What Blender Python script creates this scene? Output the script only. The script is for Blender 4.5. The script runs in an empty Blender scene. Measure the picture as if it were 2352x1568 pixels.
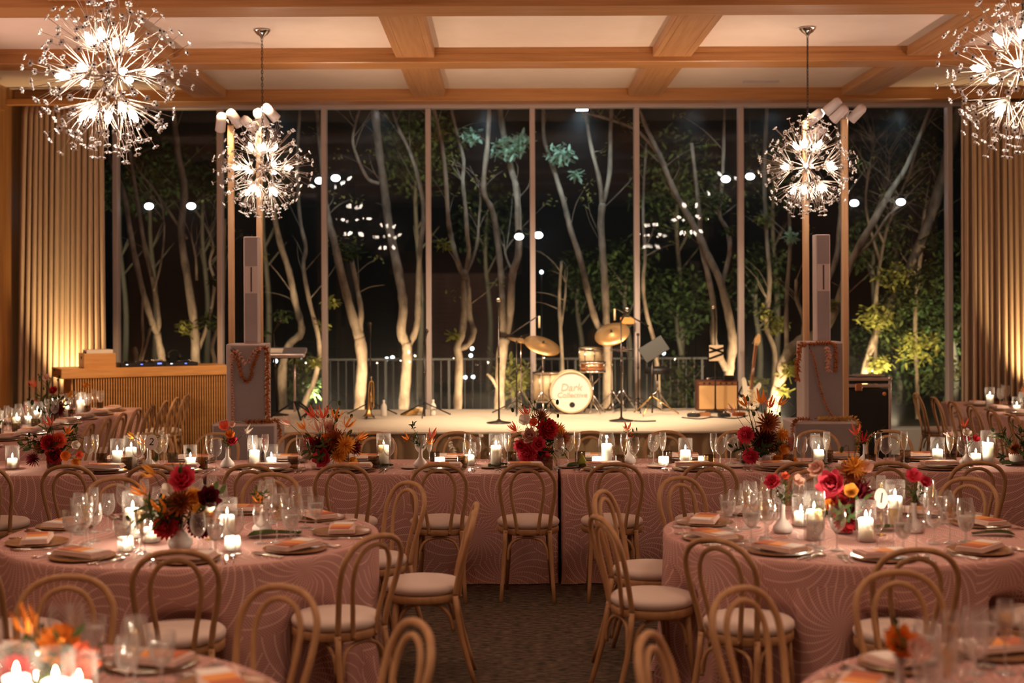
import bpy, math, random
from mathutils import Vector, Matrix, Euler
random.seed(7)
R = math.radians
sc = bpy.context.scene
COL = sc.collection
PI = math.pi

# ------------------------------------------------------------------ camera
F = 3270.0            # focal length in pixels of the 2352 wide frame
HZ, VX, CH = 693.0, 1150.0, 1.93
cd = bpy.data.cameras.new('camera')
cam = bpy.data.objects.new('camera', cd)
COL.objects.link(cam)
cam.location = (0, 0, CH)
cam.rotation_euler = (R(90), R(0.22), 0)
cd.sensor_width = 36
cd.lens = F / 2352 * 36
cd.shift_x = (1176 - VX) / 2352
cd.shift_y = -(784 - HZ) / 2352
cd.dof.use_dof = True
cd.dof.focus_distance = 10.0
cd.dof.aperture_fstop = 1.8
cd.clip_end = 200
sc.camera = cam

# ------------------------------------------------------------------ view, world
sc.view_settings.view_transform = 'Standard'
sc.view_settings.look = 'None'
sc.view_settings.gamma = 1
sc.view_settings.use_curve_mapping = False
sc.view_settings.exposure = 0.0
w = bpy.data.worlds.new('night'); sc.world = w
w.use_nodes = True
w.node_tree.nodes['Background'].inputs[0].default_value = (0.10, 0.14, 0.2, 1)
w.node_tree.nodes['Background'].inputs[1].default_value = 0.012
cy = sc.cycles
cy.use_denoising = True
cy.max_bounces = 10
cy.diffuse_bounces = 3
cy.glossy_bounces = 3
cy.transmission_bounces = 4
cy.transparent_max_bounces = 24
cy.sample_clamp_indirect = 3.0
cy.caustics_reflective = False
cy.caustics_refractive = False

def lamp(kind, name, loc, power, color, target=None, size=0.1, angle=60, blend=0.6):
    d = bpy.data.lights.new(name, kind)
    d.energy = power; d.color = color
    if kind == 'SPOT':
        d.spot_size = R(angle); d.spot_blend = blend; d.shadow_soft_size = size
    elif kind == 'POINT':
        d.shadow_soft_size = size
    elif kind == 'AREA':
        d.shape = 'DISK'; d.size = size; d.spread = R(angle)
    o = bpy.data.objects.new(name, d); COL.objects.link(o)
    o.location = loc
    if target is not None:
        o.rotation_euler = (Vector(target) - Vector(loc)).to_track_quat('-Z', 'Y').to_euler()
    return o

WARM = (1.0, 0.63, 0.42)
STAGE = (1.0, 0.73, 0.47)
# recessed ceiling downlights over the dining tables; rearmost row added as front light
for y in (-2.4, 0.4, 3.3, 6.2, 9.2):
    for x in (-3.6, -0.9, 1.75, 4.4):
        lamp('SPOT', 'downlight', (x + 0.55, y, 4.5), 135 if y > -2 else 70, WARM, (x + 0.55, y + .7, 0), 0.12, 105, 1.0)
# unseen fill spots added along both side walls to brighten the ceiling
for y in (1.5, 5.0, 8.0, 10.6, 13.4):
    for x, tx in ((-5.7, -2.2), (6.55, 3.0)):
        lamp('SPOT', 'ceiling_fill', (x, y, 2.5), 195, (1, .63, .49), (tx, y, 4.54), 0.1, 120, 1.0)
# two unseen fill spots added to brighten the ceiling over the stage
for x in (-1.9, 2.5):
    lamp('SPOT', 'stage_ceiling_fill', (x, 14.3, 2.3), 120, (1, .68, .45), (.3 + x * .3, 14.4, 4.54), 0.1, 140, 1.0)
# stage wash from the spots on the poles and from above the stage front
for x, tx, p in ((-2.6, 1.2, 760), (3.2, 0.2, 760), (0.3, 0.8, 620)):
    lamp('SPOT', 'stage_spot', (x, 13.9, 4.2), p, STAGE, (tx, 16.6, 0.7), 0.08, 62, 0.8)
lamp('SPOT', 'stage_spot', (0.6, 13.9, 4.2), 420, STAGE, (2.9, 17.2, 0.9), 0.08, 45, 0.8)  # further spot added to brighten the amplifier and guitar
lamp('SPOT', 'bar_spot', (-2.7, 14.0, 4.2), 420, (1, .62, .3), (-3.9, 16.6, 0.7), 0.06, 45, 0.5)
# curtain uplights on the floor
lamp('SPOT', 'curtain_uplight', (-5.24, 16.95, 0.6), 330, (1, .66, .30), (-5.22, 17.34, 2.1), 0.05, 62, 1.0)
lamp('SPOT', 'curtain_uplight', (6.42, 16.95, 0.6), 330, (1, .66, .30), (6.4, 17.34, 2.1), 0.05, 62, 1.0)
# garden uplights under the trees
for x, p in ((-4.6, 60), (-2.6, 60), (-1.5, 110), (-0.2, 90), (1.7, 90), (3.4, 110), (4.9, 90), (6.6, 80)):
    lamp('SPOT', 'garden_uplight', (x + .3, 18.7, 0.3), p * 4.6, (1, .71, .42), (x, 20.4, .9), 0.05, 80, 1.0)
lamp('SPOT', 'garden_uplight', (5.4, 20.4, .3), 300, (1, .78, .42), (6.0, 22.0, 2.2), 0.05, 95, 1.0)  # extra uplight added to brighten the leaves on this side
for x in (-5.5, -3.0, -0.6, 2.0, 4.4, 7.2):  # unseen deeper row, added to brighten the shrubs at the back
    lamp('SPOT', 'garden_uplight', (x, 22.9, 0.3), 420, (.88, .9, .60), (x, 26.0, 3.0), 0.05, 100, 1.0)
# floodlights under the eaves outside
EAVES = [(640, .8), (868, 1.0), (1120, 1.0), (1335, 1.4), (1590, 1.0), (1770, .9), (2062, 1.0)]
for px, k in EAVES:
    x = (px - VX) * 19.0 / F
    lamp('SPOT', 'eave_light', (x, 18.75, 4.44), (34 if px not in (1120, 1335) else 62) * k, (.66, .88, 1.0), (x, 21.0, 3.0), 0.05, 80, 0.9)

# ------------------------------------------------------------------ materials
MATS = {}
class NT:
    def __init__(s, m):
        s.t = m.node_tree; s.n = s.t.nodes; s.l = s.t.links
    def new(s, typ, **kw):
        n = s.n.new(typ)
        for k, v in kw.items():
            if k.startswith('i_'):
                key = k[2:]; key = int(key) if key.isdigit() else key.replace('_', ' ')
                n.inputs[key].default_value = v
            else: setattr(n, k, v)
        return n
    def link(s, a, b): s.l.new(a, b)
    def math(s, op, a, b=None, c=None):
        n = s.n.new('ShaderNodeMath'); n.operation = op
        for i, v in enumerate((a, b, c)):
            if v is None: continue
            if isinstance(v, (int, float)): n.inputs[i].default_value = v
            else: s.l.new(v, n.inputs[i])
        return n.outputs[0]
    def mix(s, fac, a, b):
        n = s.n.new('ShaderNodeMix'); n.data_type = 'RGBA'
        for i, v in ((0, fac), (6, a), (7, b)):
            if isinstance(v, (int, float)): n.inputs[i].default_value = v
            elif isinstance(v, tuple): n.inputs[i].default_value = (*v, 1)[:4]
            else: s.l.new(v, n.inputs[i])
        return n.outputs[2]

def mat(name, color=(.8, .8, .8), rough=.5, metal=0.0, **kw):
    m = bpy.data.materials.new(name); m.use_nodes = True
    b = m.node_tree.nodes['Principled BSDF']
    b.inputs['Base Color'].default_value = (*color, 1)
    b.inputs['Roughness'].default_value = rough
    b.inputs['Metallic'].default_value = metal
    for k, v in kw.items():
        b.inputs[k.replace('_', ' ')].default_value = v
    MATS[name] = m
    return m

def noisy(name, c1, c2, scale=(4, 4, 4), rough=.5, bump=0.0, detail=4, metal=0.0, coord='Object', lo=.35, hi=.65):
    m = mat(name, c1, rough, metal); t = NT(m); b = t.n['Principled BSDF']
    tc = t.new('ShaderNodeTexCoord'); mp = t.new('ShaderNodeMapping'); mp.inputs['Scale'].default_value = scale
    t.link(tc.outputs[coord], mp.inputs[0])
    nz = t.new('ShaderNodeTexNoise', i_Scale=1.0, i_Detail=detail, i_Roughness=.6)
    t.link(mp.outputs[0], nz.inputs['Vector'])
    mr = t.new('ShaderNodeMapRange'); mr.inputs[1].default_value = lo; mr.inputs[2].default_value = hi
    t.link(nz.outputs[0], mr.inputs[0])
    t.link(t.mix(mr.outputs[0], c1, c2), b.inputs['Base Color'])
    if bump:
        bp = t.new('ShaderNodeBump', i_Strength=bump, i_Distance=.01)
        t.link(nz.outputs[0], bp.inputs['Height']); t.link(bp.outputs[0], b.inputs['Normal'])
    return m

def glass(name, tint=(1, 1, 1), base=.05, edge=.75, rough=.02, power=3.0, milk=0.0):
    """thin clear glass: mostly see-through, mirror-like towards its edges"""
    m = bpy.data.materials.new(name); m.use_nodes = True; MATS[name] = m
    t = NT(m); t.n.clear()
    out = t.new('ShaderNodeOutputMaterial'); mx = t.new('ShaderNodeMixShader')
    tr = t.new('ShaderNodeBsdfTransparent'); tr.inputs[0].default_value = (*tint, 1)
    gl = t.new('ShaderNodeBsdfGlossy'); gl.inputs['Roughness'].default_value = rough
    lw = t.new('ShaderNodeLayerWeight'); lw.inputs[0].default_value = .5
    p = t.math('POWER', lw.outputs['Facing'], power)
    f = t.math('MULTIPLY_ADD', p, edge, base)
    t.link(f, mx.inputs[0]); t.link(tr.outputs[0], mx.inputs[1])
    sh = gl.outputs[0]
    if milk:
        df = t.new('ShaderNodeBsdfDiffuse'); df.inputs[0].default_value = (.9, .88, .86, 1); m2 = t.new('ShaderNodeMixShader'); m2.inputs[0].default_value = milk
        t.link(sh, m2.inputs[1]); t.link(df.outputs[0], m2.inputs[2]); sh = m2.outputs[0]
    t.link(sh, mx.inputs[2])
    t.link(mx.outputs[0], out.inputs[0])
    return m

def emit(name, color, strength):
    m = bpy.data.materials.new(name); m.use_nodes = True; MATS[name] = m
    t = NT(m); t.n.clear()
    out = t.new('ShaderNodeOutputMaterial'); e = t.new('ShaderNodeEmission')
    e.inputs[0].default_value = (*color, 1); e.inputs[1].default_value = strength
    t.link(e.outputs[0], out.inputs[0])
    return m

def trans(name, color, mixf=.4, rough=.6):
    """petal / leaf / wax / curtain: diffuse with some light passing through"""
    m = bpy.data.materials.new(name); m.use_nodes = True; MATS[name] = m
    t = NT(m); t.n.clear()
    out = t.new('ShaderNodeOutputMaterial'); mx = t.new('ShaderNodeMixShader')
    d = t.new('ShaderNodeBsdfDiffuse'); d.inputs[0].default_value = (*color, 1)
    l = t.new('ShaderNodeBsdfTranslucent'); l.inputs[0].default_value = (*color, 1)
    mx.inputs[0].default_value = mixf
    t.link(d.outputs[0], mx.inputs[1]); t.link(l.outputs[0], mx.inputs[2]); t.link(mx.outputs[0], out.inputs[0])
    return m

def cloth_mat(name, c1, c2):
    m = mat(name, c1, .85); t = NT(m); b = t.n['Principled BSDF']
    uv = t.new('ShaderNodeTexCoord')
    vo = t.new('ShaderNodeTexVoronoi', voronoi_dimensions='2D'); vo.inputs['Scale'].default_value = 2.1
    t.link(uv.outputs['UV'], vo.inputs['Vector'])
    sub = t.new('ShaderNodeVectorMath', operation='SUBTRACT')
    t.link(uv.outputs['UV'], sub.inputs[0]); t.link(vo.outputs['Position'], sub.inputs[1])
    sx = t.new('ShaderNodeSeparateXYZ'); t.link(sub.outputs[0], sx.inputs[0])
    ln = t.new('ShaderNodeVectorMath', operation='LENGTH'); t.link(sub.outputs[0], ln.inputs[0])
    r = ln.outputs['Value']
    th = t.math('ARCTAN2', sx.outputs[1], sx.outputs[0])
    a = t.math('MULTIPLY_ADD', th, 26 / (2 * PI), t.math('MULTIPLY', r, 11.0))
    tri = t.math('ABSOLUTE', t.math('SUBTRACT', t.math('FRACT', a), .5))
    line = t.math('GREATER_THAN', tri, t.math('MULTIPLY_ADD', r, .14, .39))
    k = t.math('FRACT', t.math('MULTIPLY_ADD', t.math('FLOOR', a), .37, t.math('MULTIPLY', r, 92)))
    rung = t.math('MULTIPLY', t.math('GREATER_THAN', k, .60), .68)
    f = t.math('MULTIPLY', t.math('MAXIMUM', line, rung), .85)
    nz = t.new('ShaderNodeTexNoise', i_Scale=3.0, i_Detail=2.0); t.link(uv.outputs['UV'], nz.inputs['Vector'])
    f2 = t.math('MULTIPLY', f, t.math('ADD', nz.outputs[0], .45))
    t.link(t.mix(f2, c1, c2), b.inputs['Base Color'])
    return m

WOOD_A, WOOD_B = (.42, .225, .10), (.53, .305, .145)
noisy('chair_wood', WOOD_A, WOOD_B, (26, 26, 5), .5, .05)
noisy('cushion', (.74, .62, .56), (.80, .69, .62), (300, 300, 300), .9, .2)
cloth_mat('cloth', (.47, .235, .205), (.90, .62, .57))
noisy('napkin', (.72, .50, .43), (.80, .58, .50), (200, 200, 200), .9, .1)
noisy('carpet', (.016, .011, .007), (.15, .105, .068), (17, 52, 17), .95, .3, 5, lo=.40, hi=.62)
noisy('oak', (.42, .19, .065), (.55, .27, .10), (1.2, 30, 30), .38, .03)
noisy('oak_long', (.42, .20, .08), (.54, .28, .12), (30, 1.2, 30), .4, .03)
noisy('wall_wood', (.36, .17, .055), (.50, .25, .085), (14, 14, .8), .45, .03)
noisy('bar_wood', (.62, .30, .10), (.74, .39, .14), (3, 3, 30), .42, .03)
mat('dark_gap', (.015, .010, .007), .8)
noisy('plaster', (.80, .66, .56), (.84, .70, .60), (2, 2, 2), .85)
mat('frame_metal', (.52, .44, .42), .45)
glass('pane', (.97, .98, .98), .022, .25, .0, 4.0)
noisy('curtain', (.52, .38, .27), (.60, .45, .32), (90, 90, 6), .9, .05)
noisy('pole_wood', (.62, .38, .2), (.72, .46, .26), (30, 30, 1.2), .5)
mat('black', (.012, .012, .013), .45)
mat('black_gloss', (.012, .012, .014), .15)
mat('chrome', (.80, .76, .72), .16, 1.0)
mat('rod_metal', (.66, .57, .49), .28, 1.0)
mat('dark_metal', (.06, .05, .045), .35, .8)
mat('brass', (.80, .52, .20), .25, 1.0)
noisy('cymbal', (.80, .50, .22), (.70, .42, .18), (3, 3, 3), .35, 0, metal=.8)
mat('cream', (.80, .62, .38), .35)
mat('drum_head', (.88, .84, .76), .5)
mat('drum_print', (.78, .48, .42), .6)
mat('copper', (.70, .34, .18), .3, .9)
noisy('stage_carpet', (.68, .58, .46), (.76, .66, .54), (60, 60, 60), .9, .1)
mat('stage_skirt', (.30, .20, .11), .8)
noisy('speaker_grey', (.37, .335, .36), (.44, .40, .425), (260, 260, 260), .8, .2)
mat('speaker_frame', (.74, .66, .66), .5)
mat('speaker_slot', (.12, .08, .08), .6)
glass('crystal', (.85, .80, .75), .55, .44, .15, 1.0, .7)
mat('bead', (.05, .035, .03), .2, .3)
emit('bulb', (1, .82, .66), 66.0)
emit('flame', (1, .78, .45), 60.0)
emit('spot_lens', (1, .93, .82), 40.0)
emit('globe', (.95, .98, 1), 9.0)
m = bpy.data.materials.new('glare_volume'); m.use_nodes = True; MATS['glare_volume'] = m  # thin scattering volume standing in for floodlight glare on the panes
t = NT(m); t.n.clear(); o_ = t.new('ShaderNodeOutputMaterial'); v_ = t.new('ShaderNodeVolumeScatter'); v_.inputs['Density'].default_value = .028; v_.inputs['Color'].default_value = (.9, .95, 1, 1); v_.inputs['Anisotropy'].default_value = .2
t.link(v_.outputs[0], o_.inputs['Volume'])
emit('path_glow', (.80, .96, 1), 6.0)
emit('eave_lens', (.85, .95, 1), 30.0)
emit('led', (.15, .22, 1), 3.0)
emit('led_white', (.7, .8, 1), 3.0)
emit('led_pink', (.9, .45, 1.0), 1.6)
glass('clear', (.985, .98, .975), .15, .84, .07, 1.4, .42)
glass('smoked', (.42, .33, .22), .07, .6, .03, 2.0)
glass('champagne', (.95, .82, .60), .10, .3, .05, 1.5, .3)
glass('rose_wine', (.85, .36, .26), .05, .25, .03, 2.0)
glass('water', (.95, .95, .95), .26, .4, .06, 1.4, .6)
mat('wax', (.95, .90, .84), .5, Subsurface_Weight=1.0, Subsurface_Radius=(.05, .05, .05), Subsurface_Scale=1.0)
glass('candle_glass', (.985, .98, .975), .06, .8, .04, 1.9, .07)
noisy('back_wall_wood', (.10, .05, .02), (.16, .08, .035), (14, 14, .8), .6)
glass('frost', (.95, .94, .92), .40, .3, .35, 1.2, .7)
mat('porcelain', (.62, .47, .41), .25)
mat('charger', (.45, .24, .12), .25, .3)
mat('silver', (.80, .74, .68), .16, 1.0)
mat('card_orange', (.86, .36, .10), .7)
mat('card_rust', (.55, .16, .07), .7)
mat('card_white', (.93, .86, .80), .7)
mat('ink', (.02, .015, .015), .6)
mat('vase', (.60, .54, .52), .5)
trans('red', (.55, .035, .045), .3)
trans('pink', (.78, .075, .13), .3)
trans('coral', (.85, .17, .09), .35)
trans('orange', (.90, .30, .05), .4)
trans('amber', (.80, .36, .06), .4)
trans('rust', (.34, .085, .03), .3)
trans('maroon', (.12, .012, .02), .3)
trans('blush', (.85, .52, .42), .4)
trans('white_petal', (.86, .78, .68), .4)
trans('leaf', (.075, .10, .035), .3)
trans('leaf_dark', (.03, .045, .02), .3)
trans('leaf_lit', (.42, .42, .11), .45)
trans('leaf_eave_lit', (.55, .78, .58), .4)  # cool eave light on these leaves is put into their colour
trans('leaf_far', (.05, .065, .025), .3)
trans('garland_rust', (.55, .20, .08), .2)
trans('garland_gold', (.75, .46, .15), .2)
noisy('bark', (.15, .105, .07), (.46, .36, .26), (7, 7, 3), .8, .5, 6)
noisy('bark_dark', (.10, .075, .05), (.16, .12, .085), (6, 6, 2), .8, .35)
noisy('soil', (.035, .028, .02), (.06, .05, .035), (2, 2, 2), .95)
mat('sill', (.52, .52, .50), .8)
mat('shed', (.04, .009, .006), .8)
noisy('grille', (.70, .42, .18), (.78, .48, .22), (300, 300, 300), .8, .1)
mat('tolex', (.10, .035, .02), .6)
mat('guitar_body', (.90, .82, .64), .2)
mat('rosewood', (.40, .17, .07), .4)
mat('maple', (.80, .50, .22), .4)
mat('paper', (.80, .62, .42), .7)
mat('aluminium', (.72, .60, .56), .3, .8)
mat('hill', (.010, .012, .010), .9)

# ------------------------------------------------------------------ mesh helpers
class MB:
    """collects shapes; build() links them as one mesh object"""
    def __init__(s):
        s.v = []; s.f = []; s.sm = []; s.mi = []; s.uv = {}; s.T = None; s.m = 0
    def add(s, vs, fs, smooth=True):
        o = len(s.v)
        if s.T is not None:
            vs = [s.T @ Vector(p) for p in vs]
        s.v += [tuple(p) for p in vs]
        for f in fs:
            s.f.append(tuple(i + o for i in f)); s.sm.append(smooth); s.mi.append(s.m)
        return o
    def box(s, c, size, rz=0.0, rx=0.0, ry=0.0):
        M = Matrix.Translation(c) @ Euler((rx, ry, rz)).to_matrix().to_4x4()
        x, y, z = [k / 2 for k in size]
        vs = [M @ Vector(p) for p in ((-x, -y, -z), (x, -y, -z), (x, y, -z), (-x, y, -z), (-x, -y, z), (x, -y, z), (x, y, z), (-x, y, z))]
        s.add(vs, [(3, 2, 1, 0), (4, 5, 6, 7), (0, 1, 5, 4), (1, 2, 6, 5), (2, 3, 7, 6), (3, 0, 4, 7)], False)
        return s
    def rbox(s, c, size, b=.01, rz=0.0, rx=0.0, ry=0.0):
        """box with its edges cut at 45 degrees"""
        M = Matrix.Translation(c) @ Euler((rx, ry, rz)).to_matrix().to_4x4()
        x, y, z = [k / 2 for k in size]; b = min(b, x * .9, y * .9, z * .9)
        ring = lambda ex, ey, zz: [(-x + ex, -y + ey + b, zz), (-x + ex + b, -y + ey, zz), (x - ex - b, -y + ey, zz), (x - ex, -y + ey + b, zz),
                                   (x - ex, y - ey - b, zz), (x - ex - b, y - ey, zz), (-x + ex + b, y - ey, zz), (-x + ex, y - ey - b, zz)]
        vs = []
        for e, zz in ((b, -z), (0, -z + b), (0, z - b), (b, z)):
            vs += ring(e, e, zz)
        vs = [M @ Vector(p) for p in vs]
        fs = [tuple(range(7, -1, -1)), tuple(range(24, 32))]
        for k in range(3):
            for i in range(8):
                j = (i + 1) % 8
                fs.append((k * 8 + i, k * 8 + j, k * 8 + 8 + j, k * 8 + 8 + i))
        s.add(vs, fs, False)
        return s
    def tube(s, pts, r, n=8, caps=True, closed=False, smooth=True):
        pts = [Vector(p) for p in pts]; m = len(pts)
        rs = r if isinstance(r, (list, tuple)) else [r] * m
        vs = []; t0 = None; nx = None
        for i, p in enumerate(pts):
            a = pts[i - 1] if (i > 0 or closed) else p
            b = pts[(i + 1) % m] if (i < m - 1 or closed) else p
            t = (b - a)
            t = t.normalized() if t.length > 1e-9 else Vector((0, 0, 1))
            if nx is None:
                nx = t.orthogonal().normalized()
            else:
                nx = (nx - t * nx.dot(t))
                nx = nx.normalized() if nx.length > 1e-6 else t.orthogonal().normalized()
            ny = t.cross(nx)
            for k in range(n):
                a_ = 2 * PI * k / n
                vs.append(p + (nx * math.cos(a_) + ny * math.sin(a_)) * rs[i])
        fs = []
        for i in range(m if closed else m - 1):
            j = (i + 1) % m
            for k in range(n):
                l = (k + 1) % n
                fs.append((i * n + k, i * n + l, j * n + l, j * n + k))
        if caps and not closed:
            fs.append(tuple(range(n - 1, -1, -1))); fs.append(tuple(range((m - 1) * n, m * n)))
        s.add(vs, fs, smooth)
        return s
    def lathe(s, prof, n=16, c=(0, 0, 0), M=None, smooth=True, caps=(False, False)):
        vs = []; T = Matrix.Translation(c) if M is None else M
        for r, z in prof:
            for k in range(n):
                a = 2 * PI * k / n
                vs.append(T @ Vector((r * math.cos(a), r * math.sin(a), z)))
        fs = []
        for i in range(len(prof) - 1):
            for k in range(n):
                l = (k + 1) % n
                fs.append((i * n + k, i * n + l, (i + 1) * n + l, (i + 1) * n + k))
        if caps[0]: fs.append(tuple(range(n - 1, -1, -1)))
        if caps[1]: fs.append(tuple(range((len(prof) - 1) * n, len(prof) * n)))
        s.add(vs, fs, smooth)
        return s
    def cyl(s, c, r, h, n=16, M=None):
        return s.lathe([(r, 0), (r, h)], n, c, M, caps=(True, True))
    def ball(s, c, r, n=8, m=6, sc=(1, 1, 1)):
        prof = [(max(1e-4, math.sin(PI * i / m)), -math.cos(PI * i / m)) for i in range(m + 1)]
        M = Matrix.Translation(c) @ Matrix.Diagonal((r * sc[0], r * sc[1], r * sc[2], 1))
        return s.lathe(prof, n, M=M)
    def quad(s, a, b, c, d, smooth=False):
        s.add([a, b, c, d], [(0, 1, 2, 3)], smooth); return s
    def build(s, name, mats=None, parent=None, loc=None):
        me = bpy.data.meshes.new(name)
        me.from_pydata(s.v, [], s.f)
        me.polygons.foreach_set('use_smooth', s.sm)
        mats = mats if isinstance(mats, (list, tuple)) else [mats]
        for m in mats:
            if m is not None: me.materials.append(MATS[m])
        if len(mats) > 1: me.polygons.foreach_set('material_index', s.mi)
        if s.uv:
            l = me.uv_layers.new(name='UVMap')
            for li, lp in enumerate(me.loops):
                l.data[li].uv = s.uv.get(lp.vertex_index, (0, 0))
        me.update()
        o = bpy.data.objects.new(name, me); COL.objects.link(o)
        if parent is not None: o.parent = parent
        if loc is not None: o.location = loc
        return o

def tag(o, label=None, cat=None, group=None, kind=None):
    if label: o['label'] = label
    if cat: o['category'] = cat
    if group: o['group'] = group
    if kind: o['kind'] = kind
    return o
def thing(name, label, cat, loc=(0, 0, 0), rz=0.0, group=None):
    o = bpy.data.objects.new(name, None); COL.objects.link(o)
    o.empty_display_size = .1; o.location = loc; o.rotation_euler = (0, 0, rz)
    return tag(o, label, cat, group)
KIDS = {}
def kids(o):
    if o.name not in KIDS: KIDS[o.name] = list(o.children)
    return KIDS[o.name]
def dup(o, loc=None, rz=None, label=None, group=None, parent=None, scale=None):
    c = o.copy(); COL.objects.link(c)
    if parent is not None: c.parent = parent
    if loc is not None: c.location = loc
    if rz is not None: c.rotation_euler = (0, 0, rz) if isinstance(rz, (int, float)) else rz
    if scale is not None: c.scale = (scale,) * 3
    if label: c['label'] = label
    if group: c['group'] = group
    for k in kids(o):
        d = dup(k, parent=c)
    return c
class Proto:
    """first use hands out the prototype itself, later uses copy it"""
    def __init__(s, o): s.o = o; s.used = False
    def put(s, loc, rz, label, group=None, scale=None):
        if s.used:
            return dup(s.o, loc, rz, label, group, scale=scale)
        s.used = True; kids(s.o)
        for k in kids(s.o): kids(k)
        s.o.location = loc
        s.o.rotation_euler = (0, 0, rz) if isinstance(rz, (int, float)) else rz
        if scale: s.o.scale = (scale,) * 3
        s.o['label'] = label
        if group: s.o['group'] = group
        return s.o
def struct(name, mb, m): return tag(mb.build(name, m), kind='structure')
def at(px, py, D):
    """world point seen at photograph pixel (px, py) at distance D"""
    return Vector(((px - VX) * D / F, D, CH + (HZ - py) * D / F))
def smooth_path(pts, k=5):
    P = [Vector(p) for p in pts]; out = []
    for i in range(len(P) - 1):
        a = P[max(i - 1, 0)]; b = P[i]; c = P[i + 1]; d = P[min(i + 2, len(P) - 1)]
        for j in range(k):
            t = j / k
            out.append(.5 * ((2 * b) + (c - a) * t + (2 * a - 5 * b + 4 * c - d) * t * t + (3 * b - a - 3 * c + d) * t ** 3))
    out.append(P[-1]); return out

# ------------------------------------------------------------------ the room
WY = 17.8                                    # window wall
XL, XR, YB, ZC = -5.95, 6.80, -3.5, 4.54
m = MB(); m.box(((XL + XR) / 2, (YB + WY) / 2, -.05), (XR - XL + .4, WY - YB + .2, .1)); struct('floor', m, 'carpet')
m = MB(); m.box(((XL + XR) / 2, (YB + WY) / 2, ZC + .05), (XR - XL + .4, WY - YB, .1)); struct('ceiling', m, 'plaster')
m = MB(); m.box((XL - .06, (YB + WY) / 2, ZC / 2), (.12, WY - YB, ZC)); struct('wall_left', m, 'wall_wood')
m = MB(); m.box((XR + .06, (YB + WY) / 2, ZC / 2), (.12, WY - YB, ZC)); struct('wall_right', m, 'wall_wood')
m = MB(); m.box(((XL + XR) / 2, YB - .06, ZC / 2), (XR - XL, .12, ZC)); struct('wall_back', m, 'back_wall_wood')
# ceiling beams: across the room and along it
n = 1
for y0, y1 in ((3.45, 3.85), (6.25, 6.65), (9.05, 9.45), (11.84, 12.27), (14.63, 15.03), (17.42, 17.84)):
    m = MB(); m.rbox(((XL + XR) / 2, (y0 + y1) / 2, 4.475), (XR - XL, y1 - y0, .17), .008)
    if y0 < 17: m.box(((XL + XR) / 2, y0 - .012, 4.515), (XR - XL, .03, .05))
    tag(m.build('trim_%d' % n, 'oak'), kind='structure'); n += 1
ys = [YB, 3.45, 3.85, 6.25, 6.65, 9.05, 9.45, 11.84, 12.27, 14.63, 15.03, 17.42]
for x in (-3.55, -.87, 1.77, 4.38):
    for a, b in zip(ys[0::2], ys[1::2]):
        m = MB(); m.rbox((x, (a + b) / 2, 4.492), (.40, b - a - .004, .10), .006)
        m.box((x - .13, (a + b) / 2, 4.441), (.015, b - a - .01, .006)); m.box((x + .13, (a + b) / 2, 4.441), (.015, b - a - .01, .006))
        tag(m.build('trim_%d' % n, 'oak_long'), kind='structure'); n += 1
# window wall: header, sill, mullions and panes
m = MB(); m.rbox(((XL + XR) / 2, WY + .02, 4.39), (XR - XL, .16, .085), .01); tag(m.build('trim_%d' % n, 'frame_metal'), kind='structure'); n += 1
m = MB(); m.rbox(((XL + XR) / 2, WY + .12, .165), (XR - XL, .36, .33), .01); tag(m.build('trim_%d' % n, 'sill'), kind='structure'); n += 1
mx = [.403 + 1.302 * k for k in range(-4, 5)]
for x in mx:
    m = MB(); m.rbox((x, WY + .02, 2.34), (.066, .15, 4.02), .006); tag(m.build('trim_%d' % n, 'frame_metal'), kind='structure'); n += 1
ed = [XL] + mx + [XR]
for i in range(len(ed) - 1):
    a, b = ed[i] + .033, ed[i + 1] - .033
    m = MB(); m.box(((a + b) / 2, WY + .04, 2.34), (b - a, .012, 4.02)); tag(m.build('window_%d' % (i + 1), 'pane'), kind='structure')
# wooden wall pieces at the window end of the side wall
m = MB(); m.rbox((XL + .035, 16.55, 2.2), (.07, .40, 4.39), .006); tag(m.build('trim_%d' % n, 'wall_wood'), kind='structure'); n += 1
m = MB(); m.rbox((XL + .10, 15.3, 4.30), (.2, 2.5, .26), .006); tag(m.build('trim_%d' % n, 'wall_wood'), kind='structure'); n += 1
m = MB(); m.rbox((-5.3, 17.2, 4.36), (1.3, .10, .07), .006); tag(m.build('trim_%d' % n, 'oak'), kind='structure'); n += 1
# ceiling vents
for i, (x, y, l) in enumerate(((-4.15, 16.6, 'dark slot vent in the ceiling bay over the curtain beside the bar'), (3.1, 16.9, 'slim slot vent in the ceiling bay behind the chandelier by the flight case'))):
    m = MB(); m.box((0, 0, 0), (.42, .09, .012)); m.box((0, 0, -.008), (.38, .03, .006))
    tag(m.build('ceiling_vent', 'frame_metal' if i else 'dark_gap', loc=(x, y, ZC - .007)), l, 'vent', 'ceiling vents')

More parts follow.
